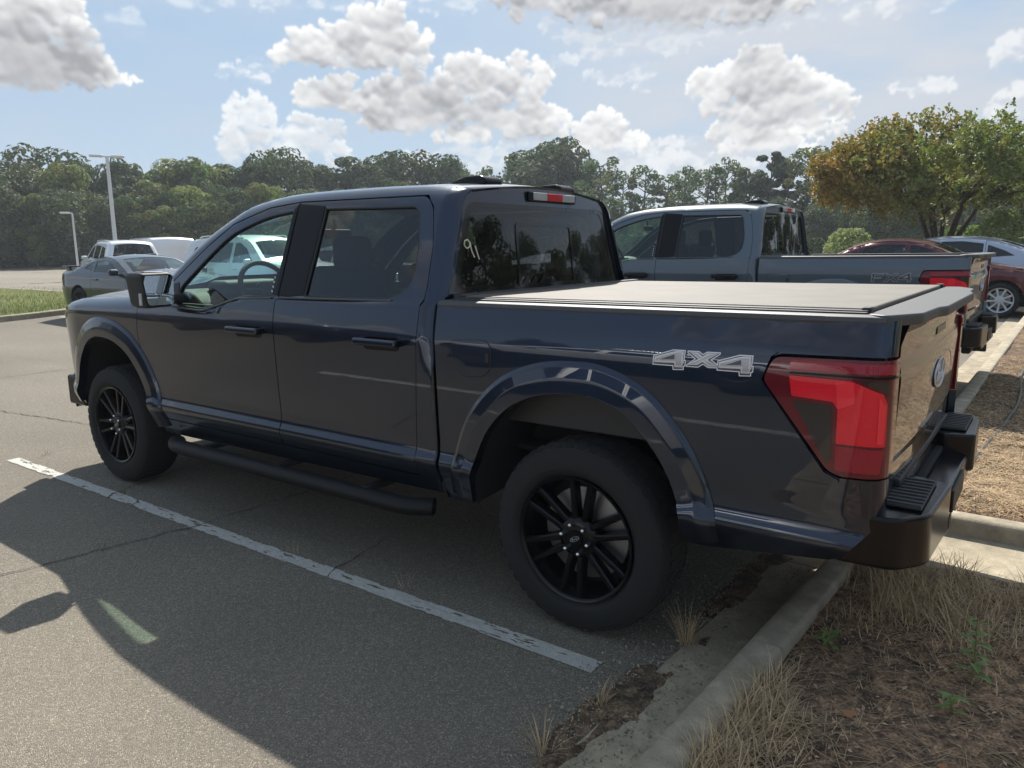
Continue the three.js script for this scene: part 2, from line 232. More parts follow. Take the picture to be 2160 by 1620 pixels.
const M = {
  navy: phys([0.0105, 0.0185, 0.039], { roughness: 0.30, metalness: 0.85, specularIntensity: 0.4, clearcoat: 1, clearcoatRoughness: 0.012, ior: 1.5 }), slate: paint([0.080, 0.103, 0.126], 0.38),
  black: std([0.012, 0.012, 0.013], 0.55), gloss: phys([0.004, 0.004, 0.005], { roughness: 0.2, specularIntensity: 0.5 }), step: phys([0.006, 0.006, 0.007], { roughness: 0.5, specularIntensity: 0.5 }), trim: std([0.020, 0.020, 0.021], 0.6, 0, { bumpMap: grainBump, bumpScale: 0.0006 }),
  cap: std([0.055, 0.056, 0.058], 0.55), rubber: std([0.0115, 0.0115, 0.012], 0.9, 0, { bumpMap: grainBump, bumpScale: 0.0008 }), liner: std([0.012, 0.012, 0.012], 0.95),
  chrome: std([0.75, 0.75, 0.76], 0.14, 1), steel: std([0.25, 0.25, 0.26], 0.45, 0.9), mirror: std([0.85, 0.87, 0.88], 0.02, 1),
  cover: std([0.145, 0.127, 0.104], 0.7, 0, { map: dustMap, bumpMap: grainBump, bumpScale: 0.0006 }),
  clear: phys([0.72, 0.88, 0.80], { transmission: 1, thickness: 0, roughness: 0, ior: 1.5 }), shield: phys([0.74, 0.90, 0.82], { transmission: 1, thickness: 0, roughness: 0, ior: 1.5 }), tint: phys([0.24, 0.25, 0.26], { transmission: 1, thickness: 0, roughness: 0, ior: 1.5 }), frit: phys([0.004, 0.004, 0.004], { roughness: 0.06 }), pillar: phys([0.005, 0.005, 0.006], { roughness: 0.3, specularIntensity: 0.3 }),
  cloth: std([0.018, 0.018, 0.020], 0.9), dash: std([0.022, 0.023, 0.024], 0.7), silver: std([0.52, 0.53, 0.55], 0.35, 0.2), white: std([0.8, 0.8, 0.8], 0.5), yellowPaint: std([0.72, 0.70, 0.50], 0.8), lemon: std([0.5, 0.5, 0.12], 0.8),
  lensRed: phys([0.80, 0.014, 0.030], { bumpMap: ribs, bumpScale: 0.0018, roughness: 0.16, specularIntensity: 0.3, clearcoat: 0.6, clearcoatRoughness: 0.03 }), lensBright: phys([0.86, 0.035, 0.05], { roughness: 0.25, specularIntensity: 0.3, clearcoat: 0.6 }), lensDeep: phys([0.115, 0.006, 0.014], { roughness: 0.2, specularIntensity: 0.3, clearcoat: 0.6, clearcoatRoughness: 0.03 }), lensMid: phys([0.30, 0.010, 0.024], { bumpMap: ribs, bumpScale: 0.0015, roughness: 0.2, specularIntensity: 0.3, clearcoat: 0.6, clearcoatRoughness: 0.03 }), lensSmoke: phys([0.028, 0.024, 0.024], { roughness: 0.12, specularIntensity: 0.3, clearcoat: 0.6, clearcoatRoughness: 0.03 }), lensClear: phys([0.62, 0.63, 0.64], { bumpMap: ribs, bumpScale: 0.002, roughness: 0.2, clearcoat: 1 }), amber: phys([0.55, 0.20, 0.03], { roughness: 0.2, clearcoat: 1 }),
  decalWhite: std([0.74, 0.75, 0.78], 0.4), decalDark: std([0.045, 0.05, 0.06], 0.4), decalSilver: std([0.30, 0.30, 0.32], 0.32, 0.3), decalGrey: std([0.20, 0.20, 0.22], 0.35, 0.3), decalLight: std([0.45, 0.45, 0.48], 0.32, 0.3),
  warn: std([0.5, 0.5, 0.5], 0.6),
};

// ---------------------------------------------------------------- wheels
function makeWheel(parent, x, y, z, right, { R = 0.41, rimR = 0.272, W = 0.27, kind = 'truck', rim = M.gloss, turn = 0, capMat }) {
  const w = new THREE.Group(); w.name = 'wheel'; w.position.set(x, y, z); if (right) w.rotation.y = Math.PI; parent.add(w);
  const h = W / 2, lat = (pts, n = 72) => { const g = new THREE.LatheGeometry(pts.map(p => new THREE.Vector2(p[0], p[1])), n); g.rotateX(Math.PI / 2); return g; };
  const S = R / 0.41, tp = [[rimR - 0.012, -h + 0.03], [rimR + 0.006, -h + 0.008], [rimR + 0.05, -h - 0.004], [R - 0.05, -h + 0.002], [R - 0.02, -h + 0.018], [R - 0.009, -h + 0.04], [R - 0.006, 0], [R - 0.009, h - 0.04], [R - 0.02, h - 0.018], [R - 0.05, h - 0.002], [rimR + 0.05, h + 0.004], [rimR + 0.028, h + 0.002], [rimR + 0.026, h - 0.001], [rimR + 0.006, h - 0.008], [rimR - 0.012, h - 0.03]];
  const tg = [lat(tp, 96)], lug = kind === 'truck' ? 46 : 0;
  for (let k = 0; k < lug; k++) for (const s of [-1, 1]) for (let q = 0; q < 2; q++) { const a = (k + (s > 0 ? 0.5 : 0) + q * 0.35) / lug * Math.PI * 2, g = new THREE.BoxGeometry(q ? 0.032 : 0.034, 0.010, q ? 0.055 : 0.045); if (!q) g.rotateX(0.35 * s); g.translate(0, R - 0.0085 - (q ? 0 : 0.008), s * (q ? 0.042 : h - 0.036)); g.rotateZ(a); tg.push(g); }
  const tyre = part('tyre', tg, M.rubber, w);
  const rg = [lat([[rimR - 0.004, h - 0.002], [rimR - 0.016, h - 0.004], [rimR - 0.022, h - 0.014], [rimR - 0.026, h - 0.05], [rimR - 0.04, -h + 0.04], [rimR - 0.005, -h + 0.012]], 72)];
  const n = kind === 'truck' ? 6 : kind === 'nine' ? 9 : 5;
  const bar = (r0, r1, a0, a1, w0, w1, z0, z1, d) => { // ridged spoke
    const P = (r, a) => [r * Math.sin(a), r * Math.cos(a)], p0 = P(r0, a0), p1 = P(r1, a1), dx = p1[0] - p0[0], dy = p1[1] - p0[1], L = Math.hypot(dx, dy), nx = -dy / L, ny = dx / L, v = [];
    const ring = (p, ww, z) => [[p[0] + nx * ww, p[1] + ny * ww, z - d], [p[0] + nx * ww * 0.72, p[1] + ny * ww * 0.72, z - 0.006], [p[0] + nx * ww * 0.4, p[1] + ny * ww * 0.4, z], [p[0] - nx * ww * 0.4, p[1] - ny * ww * 0.4, z], [p[0] - nx * ww * 0.72, p[1] - ny * ww * 0.72, z - 0.006], [p[0] - nx * ww, p[1] - ny * ww, z - d]];
    const A = ring(p0, w0, z0), B = ring(p1, w1, z1); for (let i = 0; i < 5; i++) v.push(...A[i], ...A[i + 1], ...B[i + 1], ...A[i], ...B[i + 1], ...B[i]);
    const g = new THREE.BufferGeometry(); g.setAttribute('position', new THREE.Float32BufferAttribute(v, 3)); g.computeVertexNormals(); return g;
  };
  for (let k = 0; k < n; k++) {
    const a = turn + k * Math.PI * 2 / n;
    if (kind === 'truck') { rg.push(bar(0.052, rimR - 0.012, a + 0.34, a + 0.17, 0.020, 0.017, h - 0.036, h - 0.014, 0.04), bar(0.052, rimR - 0.012, a - 0.34, a - 0.17, 0.020, 0.017, h - 0.036, h - 0.014, 0.04)); }
    else if (kind === 'nine') rg.push(bar(0.045, rimR - 0.012, a, a + 0.12, 0.012, 0.026, h - 0.02, h - 0.012, 0.025));
    else rg.push(bar(0.05, rimR - 0.012, a, a, 0.026, 0.02, h - 0.03, h - 0.012, 0.03));
  }
  rg.push(lat([[0.001, h - 0.026], [0.052, h - 0.026], [0.085, h - 0.034], [0.09, h - 0.06]], 36));
  const rm = part('rim', rg, rim, w);
  part('brake_disc', lat([[0.05, h - 0.11], [rimR * 0.72, h - 0.11], [rimR * 0.72, h - 0.13], [0.05, h - 0.13]], 40), M.steel, w);
  part('hub_back', lat([[0.001, h - 0.15], [rimR - 0.03, h - 0.17]], 40), M.liner, w);
  if (kind === 'truck') {
    for (let k = 0; k < 6; k++) { const a = turn + (k + 0.5) * Math.PI / 3 + 0.1, g = new THREE.CylinderGeometry(0.0085, 0.0105, 0.022, 6); g.rotateX(Math.PI / 2); const s = new THREE.SphereGeometry(0.0088, 10, 6, 0, Math.PI * 2, 0, Math.PI / 2); s.rotateX(Math.PI / 2); s.translate(0, 0, 0.010); const m = part('lug_nut', [g, s], M.chrome, w); m.position.set(0.062 * Math.sin(a), 0.062 * Math.cos(a), h - 0.018); }
    const cg = new THREE.CylinderGeometry(0.033, 0.036, 0.012, 28); cg.rotateX(Math.PI / 2); const cap = part('centre_cap', cg, M.gloss, w); cap.position.set(0, 0, h - 0.022);
    const ring = new THREE.TorusGeometry(0.022, 0.0012, 6, 32); ring.scale(1, 0.42, 1); const o = part('oval_emblem', [ring, ...scriptText(0.030)], M.silver, cap); o.position.z = 0.0075; o.rotation.z = 0.5;
  } else { const cg = new THREE.CylinderGeometry(0.03, 0.034, 0.014, 24); cg.rotateX(Math.PI / 2); const cap = part('centre_cap', cg, rim, w); cap.position.set(0, 0, h - 0.016); }
  return w;
}
// the word on the oval emblem as a flowing script, strokes of thin tube, fitted to a width
function scriptText(width, r) {
  const s = width / 4.4, T = (pts) => tube(pts.map(([x, y]) => [(x - 2.2) * s, (y - 0.55) * s, 0]), r ?? s * 0.085, pts.length * 4, 5);
  return [
    T([[1.35, 1.35], [0.8, 1.2], [0.2, 1.25], [0.1, 1.0], [0.35, 0.95]]), T([[0.75, 1.2], [0.65, 0.6], [0.45, 0.0], [0.1, -0.05]]), T([[0.35, 0.6], [0.7, 0.65], [1.0, 0.75]]),
    T([[1.5, 0.55], [1.25, 0.4], [1.2, 0.05], [1.45, 0.0], [1.65, 0.3], [1.5, 0.55], [1.8, 0.5], [2.05, 0.55]]), T([[2.05, 0.6], [2.2, 0.5], [2.1, 0.0]]), T([[2.15, 0.3], [2.4, 0.55], [2.6, 0.5]]),
    T([[3.35, 0.5], [3.0, 0.55], [2.75, 0.25], [2.9, 0.0], [3.2, 0.1], [3.4, 0.5]]), T([[3.7, 1.4], [3.5, 0.8], [3.3, 0.1], [3.5, 0.0], [3.9, 0.25], [4.3, 0.2]]),
  ];
}

// ---------------------------------------------------------------- pickup truck (forward is -x, the driver's side is +z, rear axle at x = 0)
const AX = -3.693;
const bodyW = table([[0.36, 0.885], [0.46, 0.93], [0.535, 0.958], [0.592, 0.984], [0.622, 0.986], [0.66, 0.970], [0.72, 0.968], [0.85, 0.976], [1.0, 0.983], [1.17, 0.990], [1.195, 0.9895], [1.25, 0.981], [1.36, 0.9585], [1.42, 0.944], [1.95, 0.70]], 0.007);
const glassW = y => 0.940 - (y - 1.345) * 0.36;
const belt = table([[-3.6, 1.252], [-2.86, 1.252], [-2.52, 1.236], [-2.20, 1.318], [-1.83, 1.332], [-1.0, 1.344], [-0.5, 1.344]], 0.03);
const edgeTop = (() => { const c = spline([[-3.34, 1.23], [-3.20, 1.325], [-3.027, 1.452], [-2.741, 1.660], [-2.455, 1.803], [-2.28, 1.857], [-1.944, 1.893], [-1.42, 1.899], [-1.03, 1.892], [-0.80, 1.868], [-0.70, 1.85]], 220); return c; })();
const roofEdge = x => interp(edgeTop, x);
const fendTop = table([[-4.75, 0.70], [-4.50, 0.86], [-4.40, 1.08], [-4.345, 1.20], [-4.24, 1.25], [-4.0, 1.275], [-3.6, 1.292], [-3.1, 1.312]], 0.035);
const rearArch = spline([[-0.545, 0.44], [-0.515, 0.60], [-0.475, 0.720], [-0.406, 0.835], [-0.285, 0.945], [-0.13, 1.006], [0.02, 1.022], [0.13, 1.012], [0.255, 0.955], [0.37, 0.83], [0.435, 0.71], [0.468, 0.60], [0.48, 0.50]], 60);
const frontArch = rearArch.map(([x, y]) => [AX + 0.01 + (x < 0 ? -x * 0.97 : -x * 0.95), y]).reverse();
const flareR = [...rearArch], flareF = [...frontArch];
const flareBump = s => 0.72 * (s > 0.13 ? 0 : s > 0.113 ? 0.016 * (0.13 - s) / 0.017 : s > 0.06 ? 0.016 + 0.014 * (0.113 - s) / 0.053 : s > 0.05 ? 0.030 + 0.001 * (0.06 - s) / 0.01 : 0.031 + 0.003 * (0.05 - s) / 0.05);
function roundIn(d, r) { if (d >= r) return 0; if (d <= 0) return r; return r - Math.sqrt(Math.max(0, r * r - (r - d) * (r - d))); }
function sideZ(x, y) {
  const b = belt(x), k = sstep(b - 0.004, b + 0.010, y);
  let z = lerp(bodyW(y), glassW(y), x < -0.735 && x > -3.34 ? k : 0);
  if (x > -0.735 || x < -3.1) z = lerp(bodyW(y), z, x < -0.735 ? sstep(-3.34, -3.1, x) : 0);
  if (x < -2.2) z -= 0.035 * Math.max(0, (-2.2 - x)) ** 2 * (y > 1.2 ? sstep(1.2, 1.4, y) : 0);
  if (x < -3.05) { const d = fendTop(x) - y; z -= roundIn(d, 0.075) * 0.9 * sstep(-3.05, -3.3, x); }
  if (x > -3.34 && x < -0.735 && y > 1.3) z -= roundIn((roofEdge(x) - y) * 0.9, 0.085);
  if (x < -4.05) z -= 0.62 * (-4.05 - x) ** 2 + (x < -4.3 ? 0.8 * (-4.3 - x) ** 2 : 0);
  if (x > -0.83 && x < -0.735) z -= roundIn(-0.735 - 0.09 * Math.max(0, y - 1.35) - x, 0.085) * sstep(1.0, 1.3, y) + roundIn(-0.735 - x, 0.012) * (1 - sstep(1.0, 1.3, y));
  if (x > 1.0) z -= roundIn(1.135 - x, 0.055) + 0.35 * (x - 1.0) ** 2;
  return z;
}
const S3 = (x, y) => [x, y, sideZ(x, y)];
function rim2d(P, o) { return P.map(([x, y]) => [x + o[0], y + o[1]]); }

function inset(P, k) { let cx = 0, cy = 0; for (const p of P) { cx += p[0]; cy += p[1]; } cx /= P.length; cy /= P.length; return P.map(([x, y], i) => { const a = P[(i + P.length - 1) % P.length], b = P[(i + 1) % P.length], n = (p, q) => { const dx = q[0] - p[0], dy = q[1] - p[1], l = Math.hypot(dx, dy) || 1; return [-dy / l, dx / l]; }; const n1 = n(a, [x, y]), n2 = n([x, y], b), ar = P.reduce((s, p, j) => { const q = P[(j + 1) % P.length]; return s + p[0] * q[1] - q[0] * p[1]; }, 0) > 0 ? 1 : -1; const bx = n1[0] + n2[0], by = n1[1] + n2[1], l2 = Math.max(0.5, (bx * bx + by * by) / 2); return [x + ar * k * bx / l2, y + ar * k * by / l2]; }); }
function makeTruck(spec, pos) {
  const t = thing('pickup_truck', spec.label, 'pickup truck', pos, spec.turn || 0, 'pickup trucks backed up to the kerb');
  const P = spec.paint, sides = (name, poly, mat, o, sub) => both(poly, S3, o).map((g, i) => { const m = part(name, g, mat, t); if (sub) sub(m, i === 1); return m; });
  const bd = { cell: 0.03, flange: 0.03 };
  // front fenders
  const fa = frontArch.slice().sort((a, b) => a[0] - b[0]);
  const fl = []; for (let x = -4.46; x < -3.22; x += 0.03) fl.push([x, fendTop(x) - 0.001]);
  sides('front_fender', [...fl, [-3.222, 1.309], [-3.232, 1.24], [-3.262, 1.07], [-3.225, 0.86], [-3.188, 0.62], [-3.18, 0.47], ...fa.slice().reverse().filter(p => p[0] < -3.19), [-4.30, 0.60], [-4.45, 0.62], [-4.47, 0.80]], P, { ...bd, cell: 0.026 });
  // doors, with the handles, the glass and the mouldings that swing with them
  const winF = rounded([[-2.80, 1.263, 0.01], [-2.53, 1.250, 0.05], [-2.20, 1.330, 0.06], [-1.90, 1.344, 0.01], [-1.895, 1.795, 0.02], [-2.13, 1.768, 0.1], [-2.42, 1.682, 0.1], [-2.62, 1.54, 0.1], [-2.84, 1.36, 0.08]], 0.03);
  const winR = rounded([[-1.655, 1.347, 0.012], [-1.03, 1.356, 0.09], [-0.925, 1.41, 0.08], [-0.912, 1.55, 0.1], [-0.965, 1.76, 0.05], [-1.0, 1.785, 0.03], [-1.64, 1.797, 0.012]], 0.03);
  const dF = [[-3.228, 1.24], [-3.256, 1.07], [-3.219, 0.86], [-3.182, 0.62], [-3.17, 0.535], [-1.8755, 0.535], [-1.8665, 0.70], [-1.8645, 1.18], [-1.8645, 1.34], [-1.8645, 1.838], [-2.12, 1.815], [-2.42, 1.733], [-2.63, 1.61], [-2.86, 1.448], [-3.04, 1.325], [-3.20, 1.29]];
  const dR = [[-1.8695, 0.535], [-0.870, 0.535], [-0.862, 0.773], [-0.836, 1.10], [-0.826, 1.25], [-0.822, 1.42], [-0.838, 1.60], [-0.885, 1.78, 0.05], [-0.94, 1.832, 0.05], [-1.8585, 1.838], [-1.8585, 1.18], [-1.8605, 0.70]];
  for (const [nm, poly, win, glassMat, hx] of [['front_door', dF, winF, M.clear, -2.08], ['rear_door', rounded(dR, 0), winR, M.tint, -1.055]]) sides(nm, poly, P, { ...bd, cell: 0.024, holes: [win] }, (m, mir) => {
    const s = mir ? -1 : 1, add = (n, g, mat) => part(n, g, mat, m);
    const gp = rim2d(win, [0, 0]); const gl = panel(gp, (x, y) => [x, y, sideZ(x, y) - 0.012], { cell: 0.12, flange: 0, mirror: mir }); add('window_glass', gl, glassMat);
    // rubber seal round the opening, and the moulding along the belt
    const ring = win.filter((p, i) => i % 2 === 0 || win.length < 20); add('window_seal', new THREE.TubeGeometry(new THREE.CatmullRomCurve3(ring.map(([x, y]) => new THREE.Vector3(x, y, s * (sideZ(x, y) - 0.006))), true, 'catmullrom', 0.1), 160, 0.0075, 5, true), M.trim);
    const bm = []; for (let x = nm === 'front_door' ? -3.02 : -1.85; x < (nm === 'front_door' ? -1.87 : -0.98); x += 0.04) bm.push([x, belt(x) + 0.006, s * (sideZ(x, belt(x) + 0.004) + 0.004)]); add('belt_moulding', tube(bm, 0.0055, 60, 6), M.cap);
    const y0 = sideZ(hx, 1.15);
    add('handle_pocket', panel(rounded([[hx - 0.12, 1.115], [hx + 0.12, 1.12], [hx + 0.125, 1.185], [hx - 0.115, 1.18]], 0.03), S3, { cell: 0.03, flange: 0.006, lift: 0.002, mirror: mir }), M.gloss);
    const hg = [box(0.285, 0.036, 0.026, hx, 1.158, s * (y0 + 0.044), 0.012), box(0.03, 0.034, 0.05, hx - 0.12, 1.158, s * (y0 + 0.022), 0.01), box(0.03, 0.034, 0.05, hx + 0.12, 1.158, s * (y0 + 0.022), 0.01)];
    add('door_handle', hg, spec.handle || P);
    if (nm === 'front_door') {
      add('pillar_cover', panel([[-1.893, 1.348], [-1.867, 1.348], [-1.867, 1.83], [-1.893, 1.80]], S3, { cell: 0.05, flange: 0.004, lift: 0.0025, mirror: mir }), M.pillar);
      add('mirror_sail', panel(rounded([[-3.02, 1.30], [-2.815, 1.268], [-2.80, 1.30], [-2.86, 1.40], [-2.92, 1.385]], 0.01), S3, { cell: 0.05, flange: 0.004, lift: 0.003, mirror: mir }), M.trim);
      if (!mir) { const kp = panel(rounded([[-1.930, 1.355], [-1.906, 1.355], [-1.906, 1.49], [-1.930, 1.49]], 0.004), S3, { cell: 0.05, flange: 0.003, lift: 0.004 }); const k = add('keypad', kp, M.frit); for (let q = 0; q < 5; q++) { const dy = 1.37 + q * 0.024; part('key', box(0.010, 0.012, 0.002, -1.918, dy, sideZ(-1.918, dy) + 0.006, 0.001), M.warn, k); } }
    } else {
      add('pillar_cover', panel([[-1.856, 1.348], [-1.660, 1.352], [-1.645, 1.81], [-1.856, 1.83]], S3, { cell: 0.05, flange: 0.004, lift: 0.0025, mirror: mir }), M.pillar);
    }
  });
  // cab side frame: rocker, pillars and roof rails
  const rail = []; for (let x = -3.33; x <= -0.781; x += 0.03) rail.push([x, roofEdge(x) - 0.0012]);
  const railIn = [[-0.8185, 1.42], [-0.8345, 1.60], [-0.8815, 1.782], [-0.938, 1.8385], [-1.86, 1.8445], [-2.12, 1.822], [-2.42, 1.740], [-2.632, 1.617], [-2.862, 1.455], [-3.045, 1.332], [-3.20, 1.296]];
  sides('cab_frame', [[-0.868, 0.5285], [-0.8585, 0.773], [-0.8325, 1.10], [-0.8225, 1.25], ...railIn, ...rail, [-0.782, 1.862], [-0.766, 1.70], [-0.744, 1.45], [-0.7365, 1.34], [-0.7365, 0.46], [-3.14, 0.42], [-3.168, 0.5285]], P, { ...bd, cell: 0.022 });
  // roof, windscreen and cowl: one crowned skin in strips
  const crown = x => 0.042 + 0.075 * sstep(-2.25, -2.75, x);
  const topFn = (x, w) => { const y = roofEdge(x), z = sideZ(x, y - 0.0012), c = crown(x); return [x - (x < -2.3 ? 0.10 * (1 - w * w) * sstep(-2.3, -3.1, x) : 0), y - 0.0012 + c * (1 - w * w) * (1 - 0.25 * w * w), -w * z]; };
  const rx0 = -2.385, rx1 = -0.782;
  part('roof', [panel([[rx0, -1], [rx1, -1], [rx1, 1], [rx0, 1]], topFn, { cell: 0.05, cellV: 0.05, flange: 0.02 })], P, t);
  const ws = part('windscreen', [panel(rounded([[-3.25, -0.955], [-2.41, -0.93], [-2.392, 0], [-2.41, 0.93], [-3.25, 0.955]], 0.03), topFn, { cell: 0.06, cellV: 0.06, flange: 0 })], M.shield, t);
  for (const s of [1, -1]) part('windscreen_pillar', panel([[-3.30, s], [-2.385, s], [-2.385, s * 0.90], [-2.43, s * 0.925], [-3.30, s * 0.95]], topFn, { cell: 0.05, cellV: 0.05, flange: 0.01, lift: 0.002 }), P, t);
  const mirX = -2.46; part('interior_mirror', [box(0.03, 0.06, 0.24, mirX + 0.02, 1.69, 0, 0.02), box(0.02, 0.10, 0.02, mirX, 1.74, 0, 0.006)], M.black, t);
  // back of the cab
  const bx = (z, y) => -0.735 - 0.09 * Math.max(0, y - 1.35) - 0.030 * (1 - (z / 0.85) ** 2) * -1 - 0.030;
  const backFn = (z, y) => [bx(z, y), y, -z]; // (u = -z so that outward is +x)
  const halfB = y => sideZ(-0.7365 - 0.09 * Math.max(0, y - 1.35), y);
  const bo = []; for (let y = 0.5; y <= 1.86; y += 0.05) bo.push([halfB(y) - 0.001, y]);
  const glass = rounded([[-0.80, 1.37, 0.04], [0.80, 1.37, 0.04], [0.655, 1.805, 0.06], [-0.655, 1.805, 0.06]], 0.05);
  const topArc = []; for (let w = -1; w <= 1.001; w += 0.1) { const p = topFn(-0.782, w); topArc.push([p[2] * 0.995, p[1] - 0.001]); }
  part('cab_back', [panel([...bo.filter(p => p[1] < 1.85), ...topArc.slice().reverse().map(p => [-p[0] * -1, p[1]]).sort((a, b) => b[0] - a[0]), ...bo.filter(p => p[1] < 1.85).map(p => [-p[0], p[1]]).reverse()], backFn, { cell: 0.04, flange: 0.02, holes: [glass] })], P, t);
  const rg = part('rear_window', [panel(glass, (z, y) => [bx(z, y) - 0.004, y, -z], { cell: 0.1, flange: 0 })], M.tint, t);
  const slideO = rounded([[-0.30, 1.385], [0.26, 1.385], [0.25, 1.715], [-0.29, 1.715]], 0.03), slideI = rounded([[-0.28, 1.402], [0.24, 1.402], [0.23, 1.698], [-0.27, 1.698]], 0.02);
  part('sliding_window_frame', [panel(slideO.map(([a, b]) => [a, b]), (z, y) => [bx(z, y) + 0.001, y, -z], { cell: 0.08, flange: 0.004, holes: [slideI] })], M.frit, rg);
  part('glass_border', [panel(glass, (z, y) => [bx(z, y) - 0.002, y, -z], { cell: 0.08, flange: 0, holes: [rounded([[-0.745, 1.405, 0.04], [0.745, 1.405, 0.04], [0.622, 1.782, 0.05], [-0.622, 1.782, 0.05]], 0.05)] })], M.frit, rg);
  if (spec.marks) {
    const st = (pts, r) => tube(pts.map(([z, y]) => [bx(z, y) + 0.003, y, z]), r, pts.length * 5, 5);
    part('painted_numeral', [st([[0.655, 1.612], [0.672, 1.628], [0.692, 1.622], [0.697, 1.602], [0.680, 1.588], [0.660, 1.598], [0.656, 1.618], [0.650, 1.580], [0.632, 1.545]], 0.0035)], M.yellowPaint, rg);
    part('painted_numeral', [st([[0.622, 1.600], [0.612, 1.570], [0.600, 1.535]], 0.0035)], M.yellowPaint, rg);
    const sm = (pts) => tube(pts.map(([x, y]) => [x, y, -(sideZ(x, y) - 0.018)]), 0.003, pts.length * 5, 5);
    for (const g of [sm([[-1.36, 1.652], [-1.29, 1.655], [-1.33, 1.60]]), sm([[-1.25, 1.645], [-1.23, 1.655], [-1.215, 1.64], [-1.25, 1.603], [-1.20, 1.600]]), sm([[-1.17, 1.65], [-1.185, 1.625], [-1.165, 1.602], [-1.14, 1.62], [-1.15, 1.65]])]) part('painted_numeral', g, M.lemon, t);
  }
  // high brake light
  const cl = part('high_brake_light', [box(0.03, 0.052, 0.46, -0.775, 1.852, -0.06, 0.01)], M.gloss, t);
  part('red_lens', box(0.012, 0.040, 0.15, -0.757, 1.853, -0.06, 0.004), M.lensRed, cl); for (const z of [-0.20, 0.08]) part('clear_lens', box(0.012, 0.040, 0.125, -0.757, 1.853, z, 0.004), M.lensClear, cl);
  // roof humps
  for (const z of [0.30, -0.42]) { const s = new THREE.Shape(rounded([[-0.14, 0], [0.09, 0], [0.095, 0.016], [0.07, 0.030], [-0.02, 0.030]], 0.015).map(p => new THREE.Vector2(...p))); const g = new THREE.ExtrudeGeometry(s, { depth: 0.13, bevelEnabled: true, bevelSize: 0.012, bevelThickness: 0.012, bevelSegments: 3 }); g.translate(-1.0, z > 0 ? 1.912 : 1.908, z - 0.065); part('antenna_fin', g, M.gloss, t); }
  // bonnet
  const hoodFn = (x, w) => { const y = fendTop(x), z = sideZ(x, y - 0.001) - 0.004; const dome = 0.075 * (1 - w ** 4) + 0.030 * sstep(0.62, 0.45, Math.abs(w)); return [x, y + dome * sstep(-4.46, -4.2, x) * (0.35 + 0.65 * sstep(-4.4, -3.7, x)), -w * z]; };
  part('bonnet', [panel([[-4.42, -1], [-3.20, -1], [-3.20, 1], [-4.42, 1]], hoodFn, { cell: 0.045, cellV: 0.05, flange: 0.03 })], P, t);
  part('cowl', [box(0.30, 0.05, 1.5, -3.20, 1.30, 0, 0.02)], M.trim, t);
  // nose
  const nz = 0.80, grille = part('grille', [box(0.10, 0.42, 1.25, -4.47, 0.93, 0, 0.03)], M.gloss, t);
  for (let k = 0; k < 4; k++) part('grille_bar', box(0.03, 0.035, 1.16, -4.525, 0.79 + k * 0.095, 0, 0.012), M.cap, grille);
  for (const s of [1, -1]) { part('headlamp', [box(0.16, 0.30, 0.22, -4.40, 0.97, s * 0.70, 0.04)], M.lensClear, t); }
  const fb = []; for (let z = -0.9; z <= 0.9; z += 0.1) fb.push(z);
  const fbFn = (z, y) => [-4.60 + 0.16 * (z / 0.9) ** 2 + 0.06 * ((y - 0.56) / 0.14) ** 2, y, z];
  part('front_bumper', [panel([[-0.90, 0.44], [0.90, 0.44], [0.90, 0.70], [-0.90, 0.70]], fbFn, { cell: 0.06, flange: 0.04 }), box(0.25, 0.22, 0.05, -4.36, 0.57, 0.885, 0.02), box(0.25, 0.22, 0.05, -4.36, 0.57, -0.885, 0.02)], spec.bumper || M.gloss, t);
  part('air_dam', [box(0.08, 0.16, 1.6, -4.42, 0.36, 0, 0.03)], M.trim, t);
  // door mirrors
  for (const s of [1, -1]) {
    const out = rounded([[-0.088, -0.088], [0.070, -0.092], [0.090, 0.080], [0.082, 0.092], [-0.098, 0.094]].map(([u, v]) => [-s * u, v]), 0.028), mg = new THREE.ExtrudeGeometry(new THREE.Shape(out.map(p => new THREE.Vector2(...p))), { depth: 0.05, bevelEnabled: true, bevelSize: 0.012, bevelThickness: 0.06, bevelSegments: 4 });
    mg.rotateY(Math.PI / 2); mg.translate(-2.84, 1.362, s * 1.122);
    const mm = part('door_mirror', [mg, box(0.07, 0.06, 0.20, -2.81, 1.305, s * 0.985, 0.02)], M.black, t);
    const gs = new THREE.ShapeGeometry(new THREE.Shape(inset(out, 0.007).map(p => new THREE.Vector2(...p)))); gs.rotateY(Math.PI / 2); gs.rotateZ(0.03); gs.rotateY(-s * 0.16); gs.translate(-2.716, 1.362, s * 1.122); part('mirror_glass', gs, M.mirror, mm);
    part('mirror_cap', box(0.10, 0.02, 0.13, -2.80, 1.462, s * 1.125, 0.01), P, mm);
    part('turn_signal', box(0.02, 0.07, 0.012, -2.735, 1.315, s * 1.224, 0.004), M.lensClear, mm);
  }
  // bed sides
  const ra = rearArch.slice().sort((a, b) => a[0] - b[0]);
  const lampO = rounded([[0.742, 1.150, 0.02], [0.772, 1.232, 0.03], [1.2, 1.250], [1.2, 0.86], [0.985, 0.850, 0.05]], 0.02);
  const bedPoly = [[-0.7165, 1.345], [1.135, 1.357], [1.135, 1.247], [0.80, 1.240], [0.768, 1.228], [0.738, 1.150], [0.80, 1.068], [0.955, 0.862], [1.0, 0.846], [1.135, 0.852], [1.135, 0.72], [1.02, 0.575], [0.98, 0.56], [0.55, 0.50], ...ra.slice().reverse().filter(p => p[1] > 0.48), [-0.56, 0.44], [-0.7165, 0.44]];
  const fuel = rounded([[-0.622, 1.195, 0.03], [-0.405, 1.205, 0.05], [-0.402, 1.09, 0.08], [-0.45, 1.045, 0.04], [-0.57, 1.042, 0.06], [-0.612, 1.085, 0.05]], 0.03);
